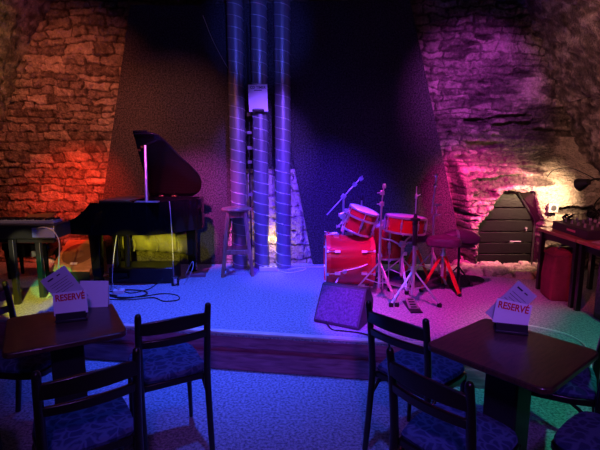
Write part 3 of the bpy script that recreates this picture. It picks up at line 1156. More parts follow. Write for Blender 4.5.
def drum_parts(t, M, r, h, head_top=M_HEAD, head_bot=M_HEAD, lugs=6, hoop_m=M_CHROME, hoop_w=.022, hr=.010, shell_m=M_DRUM):
    bm = B()
    lathe(bm, [(r - .008, -h / 2), (r, -h / 2), (r, h / 2), (r - .008, h / 2), (r - .008, -h / 2)], 48, M)
    obj('shell', bm, shell_m, t)
    for s, hm in ((1, head_top), (-1, head_bot)):
        bm = B()
        lathe(bm, [(0, s * (h / 2 + .004)), (r - .004, s * (h / 2 + .003)), (r + .002, s * (h / 2 - .004))], 48, M)
        obj('drum_head', bm, hm, t)
        bm = B()
        z0, z1 = s * (h / 2 - hoop_w * .55), s * (h / 2 + hoop_w * .45)
        lathe(bm, [(r + .003, z0), (r + hr, z0), (r + hr, z1), (r + .003, z1), (r + .003, z0)], 48, M)
        obj('hoop', bm, hoop_m, t, bevel=.002)
    for i in range(lugs):
        a = 2 * PI * (i + .5) / lugs
        bm = B()
        ca, sa = math.cos(a), math.sin(a)
        Rz = M @ Matrix.Rotation(a, 4, 'Z')
        if h > .3:
            for s in (-1, 1):
                if s == 1:
                    obj('lug', bm, M_CHROME, t)
                    bm = B()
                box(bm, (r + .010, 0, s * (h / 2 - .085)), (.022, .020, .05), Rz)
                cyl(bm, (r + .016, 0, s * (h / 2 - .07)), (r + .016, 0, s * (h / 2 + .012)), .0042, n=6, M=Rz)
                box(bm, (r + .016, 0, s * (h / 2 + .008)), (.030, .022, .018), Rz)
        else:
            box(bm, (r + .010, 0, 0), (.020, .018, h * .42), Rz)
            cyl(bm, (r + .014, 0, -h / 2), (r + .014, 0, h / 2), .004, n=6, M=Rz)
        obj('lug', bm, M_CHROME, t)


# bass drum, axis along the stage
t = thing('bass_drum', (.475, 4.33, HS), 'red lacquered bass drum lying on its side at the left of the kit', 'drum')
Mb = Matrix.Translation((0, 0, .285)) @ Matrix.Rotation(-PI / 2, 4, 'Y') @ Matrix.Rotation(.1, 4, 'Z')
drum_parts(t, Mb, .255, .42, M_HEAD, M_HEAD, 8, M_HOOPRED, .042, .018)
for y in (-.22, .22):
    bm = B()
    cyl(bm, (-.11, y * .98, .16), (-.22, y * 1.5, .002), .007, n=8)
    obj('spur', bm, M_CHROME, t)
bm = B()
cyl(bm, (0, -.03, .535), (0, -.03, .60), .014, n=12)
box(bm, (0, -.03, .545), (.07, .05, .02))
obj('tom_mount', bm, M_CHROME, t)
bm = B()
tube(bm, smooth_path([(-.12, -.255, .22), (-.02, -.272, .25), (.07, -.27, .27), (.15, -.262, .30)]), .004, 6)
lathe(bm, [(0, .02), (.018, .018), (.022, 0)], 12, Matrix.Translation((-.06, -.25, .225)) @ Matrix.Rotation(PI / 2, 4, 'X'))
obj('side_bracket', bm, M_CHROME, t)

# rack tom on the bass drum, tilted towards the drummer
t = thing('rack_tom', (.525, 4.30, .905), 'small tilted red tom mounted above the bass drum', 'drum')
Mt = Matrix.Translation((.055, -.02, .075)) @ Matrix.Rotation(math.radians(19), 4, 'Y') @ Matrix.Rotation(math.radians(6), 4, 'X')
drum_parts(t, Mt, .142, .215, M_HEAD, M_HEAD, 6, M_CHROME, .018, .008)
bm = B()
lathe(bm, [(.166, .03), (.174, .03), (.174, .048), (.166, .048), (.166, .03)], 32, Mt)
obj('suspension_ring', bm, M_CHROME, t)
bm = B()
cyl(bm, (-.035, 0, -.05), (-.075, 0, .17), .011, n=10)
cyl(bm, (-.06, 0, .02), (-.13, -.02, .06), .010, n=10)
cyl(bm, (-.06, -.03, .10), (-.16, -.02, .02), .008, n=10)
box(bm, (-.085, -.02, .065), (.05, .05, .05), rot=(.3, .5, 0))
box(bm, (-.12, -.03, .12), (.035, .04, .05), rot=(.3, .9, 0))
box(bm, (-.115, -.04, -.005), (.03, .04, .04), rot=(.8, .2, 0))
cyl(bm, (-.05, -.04, .17), (-.15, -.05, .14), .006, n=8)
obj('mounting_clamp', bm, M_CHROME, t, bevel=.004)
for (dx, dz) in ((-.17, .015), (-.15, .13), (-.105, .18)):
    bm = B()
    cyl(bm, (dx, -.03, dz), (dx + .03, -.02, dz), .010, n=8)
    box(bm, (dx - .004, -.03, dz), (.006, .012, .034))
    obj('wing_nut', bm, M_CHROME, t)

# floor tom behind
t = thing('floor_tom', (.92, 4.72, HS), 'red floor tom behind the snare drum', 'drum')
Mt = Matrix.Translation((0, 0, .40))
drum_parts(t, Mt, .175, .34, M_HEAD, M_BLACK, 6, M_CHROME, .02, .009)
for i in range(3):
    a = 2 * PI * i / 3 + .5
    bm = B()
    x, y = .198 * math.cos(a), .198 * math.sin(a)
    cyl(bm, (x, y, .48), (x, y, .05), .006, n=8)
    cyl(bm, (x, y, .05), (x * 1.12, y * 1.12, 0), .008, n=8)
    obj('leg', bm, M_CHROME, t)
    bm = B()
    box(bm, (x * .95, y * .95, .38), (.028, .028, .06))
    obj('leg_bracket', bm, M_CHROME, t)

# snare on its stand
t = thing('snare_drum', (1.01, 4.36, .80), 'red snare drum with a big white head, flat on a chrome basket', 'drum')
Ms = Matrix.Translation((0.02, 0, .13)) @ Matrix.Rotation(math.radians(5), 4, 'Y') @ Matrix.Rotation(math.radians(-1), 4, 'X')
drum_parts(t, Ms, .190, .150, M_HEAD, M_HEAD, 8, M_CHROME, .020, .009)
bm = B()
box(bm, (-.205, -.02, .13), (.025, .05, .09))
obj('strainer', bm, M_CHROME, t, bevel=.004)


def tripod(t, x, y, z_hub, spread, m=M_CHROME, n=3, a0=0.3, r=.007, leg_h=None):
    """double-braced tripod under hub at (x,y,z_hub) in local coordinates"""
    for i in range(n):
        a = a0 + 2 * PI * i / n
        fx, fy = x + spread * math.cos(a), y + spread * math.sin(a)
        bm = B()
        for off in (-.007, .007):
            px, py = -math.sin(a) * off, math.cos(a) * off
            cyl(bm, (x + px, y + py, z_hub), (fx + px, fy + py, .025), r * .8, n=8)
        mx, my = x + .5 * spread * math.cos(a), y + .5 * spread * math.sin(a)
        cyl(bm, (x, y, z_hub * .42), (mx, my, z_hub * .55), r * .7, n=8)
        lg = obj('leg', bm, m, t)
        bm = B()
        box(bm, (fx, fy, .018), (.036, .036, .036))
        obj('rubber_foot', bm, M_RUBBER, lg, bevel=.006)


t = thing('snare_stand', (1.02, 4.40, HS), 'chrome stand holding the snare drum', 'drum stand')
bm = B()
cyl(bm, (0, 0, .12), (0, 0, .44), .012, n=12)
cyl(bm, (0, 0, .10), (0, 0, .30), .016, n=12)
obj('pole', bm, M_CHROME, t)
for i in range(3):
    a = .9 + 2 * PI * i / 3
    bm = B()
    tube(bm, smooth_path([(0, 0, .40), (.10 * math.cos(a), .10 * math.sin(a), .455), (.195 * math.cos(a), .195 * math.sin(a), .475 + 0 * i), (.228 * math.cos(a), .228 * math.sin(a), .53)]), .009, 8)
    obj('basket_arm', bm, M_CHROME, t)
bm = B()
box(bm, (0, 0, .42), (.05, .05, .06), rot=(.2, .2, .4))
box(bm, (.02, -.02, .33), (.045, .035, .035))
obj('tilter', bm, M_CHROME, t, bevel=.006)
tripod(t, 0, 0, .28, .27, a0=.5)

# hi-hat stand with pedal, no cymbals on it
t = thing('hi_hat_stand', (1.00, 3.86, HS), 'chrome hi-hat stand without cymbals, its pedal to the front', 'cymbal stand')
bm = B()
cyl(bm, (0, 0, .06), (0, 0, .74), .014, n=14)
obj('pole', bm, M_CHROME, t)
bm = B()
cyl(bm, (0, 0, .74), (0, 0, 1.035), .0045, n=8)
obj('pull_rod', bm, M_CHROME, t)
bm = B()
lathe(bm, [(.0, .735), (.042, .74), (.044, .756), (.018, .765), (.012, .80), (0, .80)], 20)
cyl(bm, (0, 0, .52), (0, 0, .74), .021, n=14)
obj('cup', bm, M_BLACK, t)
bm = B()
lathe(bm, [(0, .93), (.010, .93), (.010, .965), (.005, .975), (0, .975)], 14)
cyl(bm, (0, 0, .95), (.035, 0, .965), .005, n=8)
obj('clutch', bm, M_CHROME, t)
tripod(t, 0, 0, .30, .24, a0=-.55)
bm = B()
cyl(bm, (0, 0, .27), (0, 0, .33), .024, n=14)
obj('hub', bm, M_CHROME, t)
bm = B()
prism(bm, [(-.045, -.26), (.045, -.26), (.038, -.03), (-.038, -.03)], -.006, .006, Matrix.Translation((-.03, 0, .055)) @ Matrix.Rotation(.26, 4, 'X') @ Matrix.Translation((0, 0, 0)))
ft = obj('footboard', bm, M_CHROME, t, bevel=.003)
bm = B()
for i in range(5):
    box(bm, (-.03, -.06 - i * .038, .050 - i * .0102), (.05, .012, .004), rot=(.26, 0, 0))
obj('grip_bar', bm, M_BLACK, ft)
bm = B()
box(bm, (-.03, -.13, .006), (.10, .30, .010))
obj('base_plate', bm, M_BLACK, t)

# straight cymbal stand in front of the bass drum
t = thing('cymbal_stand', (.722, 3.98, HS), 'straight chrome cymbal stand right against the bass drum', 'cymbal stand', 'bare cymbal stands of the drum kit')
bm = B()
cyl(bm, (0, 0, .10), (0, 0, .66), .0125, n=12)
cyl(bm, (0, 0, .66), (0.004, 0, .88), .009, n=12)
obj('pole', bm, M_CHROME, t)
bm = B()
cyl(bm, (.004, 0, .88), (.022, 0, 1.04), .0055, n=8)
lathe(bm, [(0, -.02), (.016, -.02), (.018, .0), (.012, .02), (0, .02)], 14, Matrix.Translation((.022, 0, 1.03)))
obj('cymbal_arm', bm, M_CHROME, t)
for z in (.66, .87, .97):
    bm = B()
    box(bm, (0.006, 0, z), (.036, .030, .038))
    cyl(bm, (.005, 0, z), (-.04, -.01, z), .006, n=8)
    obj('wing_clamp', bm, M_CHROME, t, bevel=.006)
tripod(t, 0, 0, .34, .26, a0=-1.1)

# boom stand at the left, its arm sloping up
t = thing('boom_stand', (.46, 4.74, HS), 'chrome boom cymbal stand with a long sloping arm behind the tom', 'cymbal stand')
bm = B()
cyl(bm, (0, 0, .10), (0, 0, .88), .012, n=12)
obj('pole', bm, M_CHROME, t)
bm = B()
cyl(bm, (-.175, -.02, .675), (.195, 0, 1.083), .006, n=8)
obj('boom_arm', bm, M_CHROME, t)
bm = B()
box(bm, (.0, 0, .868), (.05, .04, .05), rot=(0, .6, 0))
obj('tilter', bm, M_CHROME, t, bevel=.006)
for x, z in ((.115, .995), (.18, 1.055)):
    bm = B()
    lathe(bm, [(0, -.022), (.022, -.018), (.024, .012), (.012, .022), (0, .022)], 12, Matrix.Translation((x, -.008, z)) @ Matrix.Rotation(-.7, 4, 'Y'))
    obj('felt_washer', bm, M_CHROME, t)
tripod(t, 0, 0, .30, .22, a0=PI / 2)

# black wingnut rod of the tom holder, standing up behind the tom
t = thing('tom_holder', (.64, 4.66, HS), 'short black topped holder rod rising behind the small tom', 'drum stand')
bm = B()
cyl(bm, (0, 0, 0.02), (0, 0, .86), .009, n=10)
lathe(bm, [(0, 0), (.05, 0), (.05, .015), (.012, .03), (0, .03)], 20)
obj('rod', bm, M_CHROME, t)
bm = B()
lathe(bm, [(0, .83), (.018, .84), (.022, .87), (.012, .90), (0, .90)], 14)
obj('cap', bm, M_BLACK, t)

# second cymbal stand at the right behind the throne
t = thing('cymbal_stand', (1.36, 4.52, HS), 'taller chrome cymbal stand behind the plum drum seat', 'cymbal stand', None)
bm = B()
cyl(bm, (0, 0, .10), (0, 0, .70), .0125, n=12)
cyl(bm, (.02, 0, .70), (.02, 0, .82), .006, n=12)
obj('pole', bm, M_CHROME, t)
bm = B()
cyl(bm, (-.03, -.02, .72), (0.0, -.02, 1.09), .0085, n=10)
obj('cymbal_arm', bm, M_CHROME, t)
for z in (.70, .80):
    bm = B()
    box(bm, (0.02, 0, z), (.034, .030, .030))
    cyl(bm, (.02, 0, z), (.075, -.01, z + .005), .006, n=8)
    obj('wing_clamp', bm, M_CHROME, t, bevel=.006)
for z in (1.0, 1.10):
    bm = B()
    lathe(bm, [(0, -.018), (.016, -.018), (.020, .0), (.010, .02), (0, .02)], 14, Matrix.Translation((-.002, -.02, z)))
    cyl(bm, (0, -.02, z), (-.04, -.02, z + .0), .005, n=6)
    obj('felt_washer', bm, M_CHROME, t)
tripod(t, 0, 0, .32, .24, a0=.9)


def throne(x, y, rz, zs, label, seat_r=.17, saddle=True, scale=1.0):
    t = thing('drum_throne', (x, y, HS), label, 'drum throne', rz=rz)
    bm = B()
    if saddle:
        N = 40
        out = []
        for i in range(N):
            a = 2 * PI * i / N
            rr = seat_r * (1 - .16 * math.cos(3 * a))
            out.append((rr * 1.05 * math.cos(a), rr * math.sin(a)))
    else:
        out = [(seat_r * math.cos(2 * PI * i / 36), seat_r * math.sin(2 * PI * i / 36)) for i in range(36)]
    lv = [(.0, .70), (.02, .97), (.055, 1.0), (.085, .93), (.10, .72), (.104, .3)]
    rings = [[bm.verts.new((px * s, py * s, zs + z)) for px, py in out] for z, s in lv]
    for p, q in zip(rings, rings[1:]):
        for i in range(len(out)):
            j = (i + 1) % len(out)
            bm.faces.new((p[i], p[j], q[j], q[i]))
    bm.faces.new(rings[0][::-1])
    bm.faces.new(rings[-1])
    obj('seat', bm, M_PLUM, t)
    bm = B()
    cyl(bm, (0, 0, .15), (0, 0, zs + .01), .014, n=12)
    obj('pole', bm, M_CHROME, t)
    bm = B()
    cyl(bm, (0, 0, zs - .12), (0, 0, zs - .05), .028, n=14)
    obj('collar', bm, M_CHROME, t)
    for i in range(3):
        a = -1.15 + 2 * PI * i / 3
        ca, sa = math.cos(a), math.sin(a)
        bm = B()
        R = Matrix.Rotation(a, 4, 'Z')
        p, q = V((.02, 0, zs - .09)), V((.20 * scale, 0, .02))
        L = (q - p).length
        box(bm, ((p + q) / 2), (.012, .048, L), R, rot=(0, -math.atan2(q.x - p.x, p.z - q.z), 0))
        lg = obj('leg', bm, M_REDLIT_LEG, t, bevel=.003)
        bm = B()
        box(bm, (q.x, 0, .014), (.035, .034, .028), R)
        obj('rubber_foot', bm, M_RUBBER, lg, bevel=.005)
    return t


throne(1.365, 4.20, .2, .44, 'plum padded drum throne nearest the niche, on splayed red-lit legs', .145)
throne(1.22, 4.66, .5, .40, 'smaller round drum throne behind the hi-hat stand, on red-lit legs', .15, False, .8)

# cushion bag beside the throne, seen as a long dark roll
t = thing('cymbal_bag', (1.545, 4.30, .80), 'dark rolled cymbal bag lying over a small trap table beside the throne', 'bag')
bm = B()
pts = smooth_path([(-.16, 0, .0), (-.08, 0, .012), (.04, 0, .012), (.14, 0, -.006), (.19, 0, -.014)], 5)
k = len(pts)
tube(bm, pts, [.035 + .038 * math.sin(PI * (i + 1) / (k + 1)) for i in range(k)], 16)
obj('bag_body', bm, M_PLUM, t)
bm = B()
lathe(bm, [(.074, -.012), (.078, -.012), (.078, .012), (.074, .012), (.074, -.012)], 20, Matrix.Translation((-.03, 0, .012)) @ Matrix.Rotation(PI / 2, 4, 'Y'))
obj('strap', bm, M_CHROME, t)
t = thing('trap_table', (1.56, 4.32, HS), 'small black stand carrying the rolled cymbal bag', 'stand')
bm = B()
cyl(bm, (0, 0, .05), (0, 0, .42), .012, n=10)
obj('pole', bm, M_BLACK, t)
bm = B()
box(bm, (0, 0, .425), (.26, .16, .012))
obj('tray', bm, M_BLACK, t)
tripod(t, 0, 0, .22, .16, M_BLACK, a0=.3)

# bass drum pedal
t = thing('bass_pedal', (.80, 4.28, HS), 'chrome bass drum pedal at the rear hoop of the bass drum', 'pedal')
bm = B()
prism(bm, [(0, -.04), (.24, -.045), (.24, .045), (0, .04)], -.005, .005, Matrix.Translation((.01, 0, .075)) @ Matrix.Rotation(.26, 4, 'Y'))
obj('footboard', bm, M_CHROME, t)
bm = B()
for y in (-.06, .06):
    cyl(bm, (.0, y, .0), (.0, y, .20), .008, n=8)
cyl(bm, (0, -.06, .20), (0, .06, .20), .007, n=8)
obj('frame', bm, M_CHROME, t)
bm = B()
cyl(bm, (0, 0, .20), (-.03, 0, .33), .004, n=8)
cyl(bm, (-.045, 0, .33), (-.005, 0, .335), .022, n=14)
obj('beater', bm, M_HEAD, t)

# round drum rug under the right of the kit (dark patch)
bm = B()
lathe(bm, [(0, .002), (.62, .002), (.64, .008), (.62, .012), (0, .012)], 56, Matrix.Scale(.55, 4, (0, 1, 0)))
rug = obj('drum_rug', bm, carpet_mat('dark_rug_pile', (.03, .03, .035), (.10, .09, .10), 160), None)
rug.location = (1.30, 4.62, HS)
props(rug, 'dark oval rug on the stage beneath the drum thrones', 'rug')

# ------------------------------------------------------------------ niche shutter
t = thing('niche_shutter', (2.39, 5.19, .30), 'black boarded shutter closing the arched stone niche', 'shutter')
PY = 5.19


def shx(z):  # half width at height z above .30
    zz = z + .30
    return .318 if zz < .86 else max(.08, .318 - (zz - .86) * .76)


levels = [0.0, .155, .29, .42, .555, .70, .865]
for i in range(6):
    z0, z1 = levels[i] + .006, levels[i + 1] - .006
    a, b = shx(z0), shx(z1)
    bm = B()
    pts = [(-a, z0), (a, z0)]
    if z0 < .56 < z1:
        pts += [(.318, .56)]
    pts += [(b, z1), (-b, z1)]
    if z0 < .56 < z1:
        pts += [(-.318, .56)]
    prism(bm, pts, 0, .028, Matrix(((1, 0, 0, 0), (0, 0, 1, -.03 + .003 * (i % 2)), (0, 1, 0, 0), (0, 0, 0, 1))))
    obj('board', bm, M_SHUTTER, t, bevel=.004)
bm = B()
for s in (-1, 1):
    tube(bm, [(s * .325, -.045, 0), (s * .325, -.045, .56), (s * .095, -.045, .885)], .011, 4)
tube(bm, [(-.095, -.045, .885), (.095, -.045, .885)], .011, 4)
tube(bm, [(-.325, -.045, .01), (.325, -.045, .01)], .011, 4)
obj('iron_frame', bm, M_SHUTTERFRAME, t)
bm = B()
cyl(bm, (.23, -.05, .46), (.23, -.035, .46), .012, n=12)
cyl(bm, (.23, -.05, .46), (.23, -.05, .43), .005, n=8)
obj('latch', bm, M_CHROME, t)
bm = B()
box(bm, (.12, -.037, .305), (.13, .004, .012))
obj('chalk_mark', bm, M_GREYCABLE, t)
# rose painted right reveal of the niche
bm = B()
for (a, b) in (((2.79, 5.57, .90), (2.60, 5.57, 1.20)),):
    p = [V((2.50, 5.17, 1.175)), V((2.71, 5.17, .855)), V((2.76, 5.04, .885)), V((2.60, 5.04, 1.19))]
    q = [v + V((.02, .01, .02)) for v in p]
    A = [bm.verts.new(v) for v in p]
    Bv = [bm.verts.new(v) for v in q]
    bm.faces.new(A)
    bm.faces.new(Bv[::-1])
    for i in range(4):
        bm.faces.new((A[i], A[(i + 1) % 4], Bv[(i + 1) % 4], Bv[i]))
props(obj('trim_4', bm, M_REVEAL), kind='structure')

# rough stone hearth in front of the niche: low mound of rubble
NX, NY = 90, 60
hx = np.linspace(1.72, 3.15, NX)
hy_ = np.linspace(4.56, 5.42, NY)
XX, YY = np.meshgrid(hx, hy_, indexing='ij')
hh, ee, tt = masonry(XX, YY, 303, .10, .22, .14, .32, .08, .03)
front = 4.66 + .05 * np.sin(XX * 7) + .08 * np.abs(XX - 2.35) ** 2
prof_ = sstep(-.02, .10, YY - front) * sstep(1.72, 1.88, XX) * sstep(3.15, 3.0, XX)
ZZ = .292 + prof_ * (.015 + .060 * hh + .03 * (fbm(XX * 8, YY * 8, 8, 3)))
hearth = relief_mesh('stone_hearth', NX, NY, np.stack([XX, YY, ZZ], -1), ZZ, np.clip(.70 + .4 * tt, 0, 1) * (.4 + .6 * ee), '')
hearth['kind'] = 'structure'
hearth.name = 'trim_5'

# ------------------------------------------------------------------ desks and gear along the right wall
def desk(x0, y0, y1, label):
    t = thing('side_desk', (x0, (y0 + y1) / 2, HS), label, 'desk', 'side desks along the right wall')
    L = y1 - y0
    bm = B()
    box(bm, (.28, 0, .592), (.58, L, .03))
    obj('desktop', bm, M_DESK, t, bevel=.005)
    bm = B()
    box(bm, (.28, 0, .545), (.50, L - .09, .06))
    obj('apron', bm, M_CHAIR, t)
    for sx in (.03, .53):
        for sy in (-1, 1):
            bm = B()
            box(bm, (sx, sy * (L / 2 - .03), .288), (.04, .04, .576))
            obj('leg', bm, M_CHAIR, t, bevel=.003)
    return t


desk(2.31, 3.70, 4.30, 'red-brown side desk carrying the black deck, next to the niche')
desk(2.31, 3.02, 3.68, 'red-brown side desk nearest the tables, cut by the right frame edge')
# deck / mixer
t = thing('mixing_deck', (2.62, 3.92, .907), 'black mixing deck with a pink label on the side desk', 'mixer', rz=-.08)
bm = B()
prism(bm, [(-.24, 0), (.24, 0), (.24, .10), (-.24, .075)], -.30, .30, Matrix(((1, 0, 0, 0), (0, 0, 1, 0), (0, 1, 0, 0), (0, 0, 0, 1))))
obj('case', bm, M_TOLEX, t, bevel=.006)
bm = B()
box(bm, (-.243, -.05, .040), (.004, .14, .018))
obj('label_strip', bm, M_PINKLABEL, t)
for i in range(5):
    for j in range(4):
        bm = B()
        cyl(bm, (-.17 + j * .10, -.24 + i * .11, .078 + j * .005), (-.17 + j * .10, -.24 + i * .11, .112 + j * .005), .011, .009, 10)
        obj('knob', bm, M_GREYCABLE, t)
for i in range(4):
    bm = B()
    box(bm, (-.05 + .02 * i, -.2 + i * .11, .115), (.02, .012, .02))
    obj('fader', bm, M_PLASTICW, t)
bm = B()
box(bm, (2.46, 3.52, .913), (.22, .14, .006), rot=(0, 0, .5))
props(obj('paper_slip', bm, M_PAPER, base=(2.46, 3.52, .91)), 'loose paper slip on the desk in front of the mixing deck', 'paper')

# red padded bag under the desk
t = thing('padded_bag', (2.40, 4.00, HS), 'dark red padded upright bag under the side desk', 'bag', rz=-.15)
bm = B()
N = 36
base_ = rounded_rect(.27, .25, .035, 5)
lv = [(0, .90), (.02, 1.0), (.20, 1.03), (.38, .99), (.42, .96), (.45, .80), (.465, .45)]
rings = [[bm.verts.new((px * s + .008 * math.sin(9 * z + px * 20), py * s, z)) for px, py in base_] for z, s in lv]
for p, q in zip(rings, rings[1:]):
    for i in range(len(base_)):
        j = (i + 1) % len(base_)
        bm.faces.new((p[i], p[j], q[j], q[i]))
bm.faces.new(rings[0][::-1])
bm.faces.new(rings[-1])
obj('bag_body', bm, M_BAG, t)
bm = B()
tube(bm, [(px * 1.0, py * 1.0, .415) for px, py in base_], .006, 6, closed=True)
obj('piping', bm, M_BAG, t)
bm = B()
tube(bm, smooth_path([(-.06, -.02, .46), (-.03, -.02, .495), (.03, -.02, .495), (.06, -.02, .46)]), .008, 6)
obj('handle', bm, M_BLACK, t)

t = thing('box_speaker', (2.48, 3.40, HS), 'black speckled speaker box under the nearer side desk', 'speaker')
bm = B()
box(bm, (0, 0, .23), (.20, .20, .46))
obj('cabinet', bm, M_TOLEX, t, bevel=.01)
bm = B()
box(bm, (-.103, 0, .24), (.006, .16, .38))
obj('grille', bm, M_GRILLE, t)
t = thing('cloth_covered_crate', (2.50, 3.165, HS), 'tall crate under grey-green cloth at the right frame edge', 'crate')
bm = B()
prism(bm, rounded_rect(.26, .22, .03), 0, .46)
obj('crate_body', bm, M_GREYCLOTH, t, bevel=.015)
bm = B()
for i in range(20):
    a = i / 20
    cyl(bm, (-.132 + .003 * (i % 2), -.10 + .2 * a, .01), (-.132 + .003 * (i % 2), -.10 + .2 * a, .44), .006, n=6)
obj('cloth_fold', bm, M_GREYCLOTH, t)

# wall clamp lamp with its cable, socket, small plants
LP = V((2.80, 4.50, 1.31))
LD = (V((2.60, 5.1, 1.08)) - LP).normalized()
t = thing('clamp_lamp', (3.0, 4.5, 1.24), 'black clamp lamp on an arm at the right wall above the desk', 'lamp')
LO = LP - V((3.0, 4.5, 1.24))
bm = B()
tube(bm, smooth_path([LO - LD * .07, LO - LD * .08 + V((.10, .02, .03)), (.10, .02, .10), (.30, .03, .07)]), .010, 8)
obj('arm', bm, M_BLACK, t)
bm = B()
lathe(bm, [(0, -.09), (.030, -.09), (.040, -.05), (.066, .02), (.063, .02), (.036, -.045), (0, -.06)], 24, axisM(LO, LD))
obj('lamp_shade', bm, M_BLACK, t)
bm = B()
box(bm, (.10, -.01, .06), (.13, .10, .15))
obj('transformer_box', bm, M_BLACK, t, bevel=.01)
d = bpy.data.lights.new('clamp_lamp_bulb', 'SPOT')
d.color = (1.0, .62, .34)
d.energy = 110
d.spot_size = math.radians(112)
d.spot_blend = .9
d.shadow_soft_size = .02
o = bpy.data.objects.new('clamp_lamp_bulb', d)
o.location = LP + LD * .025
o.rotation_euler = LD.to_track_quat('-Z', 'Y').to_euler()
COL.objects.link(o)
cable('lamp_cable', [(2.72, 4.98, 1.36), (2.78, 4.95, 1.44), (2.92, 4.90, 1.46), (3.04, 4.82, 1.40), (3.10, 4.70, 1.34), (3.10, 4.56, 1.32)], .006, M_RUBBER, 'black lamp cable arched across the pale wall', 8)
cable('lamp_cable', [(3.10, 4.52, 1.25), (2.98, 4.52, 1.12), (2.93, 4.42, 1.02), (2.86, 4.26, .915), (2.80, 4.22, .913)], .006, M_RUBBER, 'black lamp cable hanging down behind the mixing deck')
t = thing('wall_socket', (2.80, 4.95, .99), 'white wall socket with a dark round middle beside the niche', 'socket')
bm = B()
box(bm, (0, 0, .03), (.11, .03, .10))
obj('plate', bm, M_GREYCABLE, t, bevel=.006)
bm = B()
lathe(bm, [(0, .0), (.030, .0), (.034, -.006), (0, -.006)], 24, Matrix.Translation((0, -.018, .03)) @ Matrix.Rotation(PI / 2, 4, 'X'))
obj('socket_well', bm, M_INK, t)
# jumble of leads standing up on the desk's back
for i, (x, y, lab) in enumerate(((2.82, 4.275, 'tangle of black leads on the desk behind the deck, nearer the lamp'), (2.60, 4.28, 'small tangle of black leads at the desk end by the socket'))):
    t = thing('lead_tangle', (x, y, .905 if i == 0 else .905), lab, 'leads')
    for k in range(7):
        pts = [(random.uniform(-.07, .05), random.uniform(-.03, .01), 0.004)]
        for q in range(4):
            pts.append((random.uniform(-.08, .05), random.uniform(-.03, .01), .03 + q * (.05 if i == 0 else .03) + random.uniform(0, .02)))
        bm = B()
        tube(bm, smooth_path(pts, 5), .006, 6)
        obj('lead', bm, M_RUBBER, t)

# ------------------------------------------------------------------ bistro chairs


def make_chair(label, loc, rz, group='black wooden bistro chairs at the tables'):
    t = thing('bistro_chair', loc, label, 'chair', group, rz)
    hw = .172
    for s in (-1, 1):
        bm = B()
        pts = smooth_path([(s * hw, -.045, .0), (s * hw, -.015, .25), (s * hw, 0, .45), (s * hw, -.02, .68), (s * hw, -.045, .835)], 5)
        k = len(pts)
        tube(bm, pts + [V((s * hw, -.047, .845)), V((s * hw, -.048, .850))], [.0155 + .003 * math.sin(PI * i / k) for i in range(k)] + [.013, .006], 12)
        obj('rear_post', bm, M_CHAIR, t)
        bm = B()
        cyl(bm, (s * .172, .36, 0), (s * .165, .355, .44), .0115, .017, 12)
        obj('front_leg', bm, M_CHAIR, t)
    # curved slats
    for z0, z1, yo in ((.735, .797, -.036), (.662, .700, -.020)):
        bm = B()
        n = 14
        fr, bk = [], []
        for i in range(n + 1):
            u = -1 + 2 * i / n
            x = u * hw
            y = yo - .028 * (1 - u * u)
            zt = z1 + (.012 if z1 > .7 else .004) * (1 - u * u)
            fr.append((bm.verts.new((x, y + .009, z0)), bm.verts.new((x, y + .009 - .006, zt))))
            bk.append((bm.verts.new((x, y - .009, z0)), bm.verts.new((x, y - .009 - .006, zt))))
        for i in range(n):
            bm.faces.new((fr[i][0], fr[i + 1][0], fr[i + 1][1], fr[i][1]))
            bm.faces.new((bk[i][0], bk[i][1], bk[i + 1][1], bk[i + 1][0]))
            bm.faces.new((fr[i][1], fr[i + 1][1], bk[i + 1][1], bk[i][1]))
            bm.faces.new((fr[i][0], bk[i][0], bk[i + 1][0], fr[i + 1][0]))
        bm.faces.new((fr[0][0], fr[0][1], bk[0][1], bk[0][0]))
        bm.faces.new((fr[n][0], bk[n][0], bk[n][1], fr[n][1]))
        obj('back_slat', bm, M_CHAIR, t, bevel=.004)
    seat = [(-.155, .005), (.155, .005), (.185, .12), (.192, .27), (.178, .355), (.13, .392), (0, .402), (-.13, .392), (-.178, .355), (-.192, .27), (-.185, .12)]
    bm = B()
    prism(bm, [(x * 1.0, y) for x, y in seat], .415, .450)
    obj('seat_frame', bm, M_CHAIR, t, bevel=.005)
    bm = B()
    c = V((0, .20, 0))
    lv = [(.450, .93), (.468, .965), (.484, .93), (.492, .78), (.496, .4)]
    sp = [p for p in smooth_path([(x, y, 0) for x, y in seat] + [(seat[0][0], seat[0][1], 0)], 3)][:-1]
    rings = [[bm.verts.new(((p.x) * s, .20 + (p.y - .20) * s, z)) for p in sp] for z, s in lv]
    for p, q in zip(rings, rings[1:]):
        for i in range(len(sp)):
            j = (i + 1) % len(sp)
            bm.faces.new((p[i], p[j], q[j], q[i]))
    bm.faces.new(rings[0][::-1])
    bm.faces.new(rings[-1])
    obj('seat_cushion', bm, M_SEAT, t, label='blue leaf-patterned seat cushion')
    for s in (-1, 1):
        bm = B()
        tube(bm, smooth_path([(s * .17, -.008, .31), (s * .168, .07, .385), (s * .166, .12, .42)]), .009, 8)
        obj('brace', bm, M_CHAIR, t)
    return t


def copy_thing(src, label, loc, rz):
    r = src.copy()
    COL.objects.link(r)
    r.location = loc
    r.rotation_euler = (0, 0, rz)
    r['label'] = label
    for ch in list(src.children):
        c = ch.copy()
        COL.objects.link(c)
        c.parent = r
        for g in list(ch.children):
            dd = g.copy()
            COL.objects.link(dd)
            dd.parent = c
    return r


def facing(nx, ny):
    return math.atan2(-nx, ny)


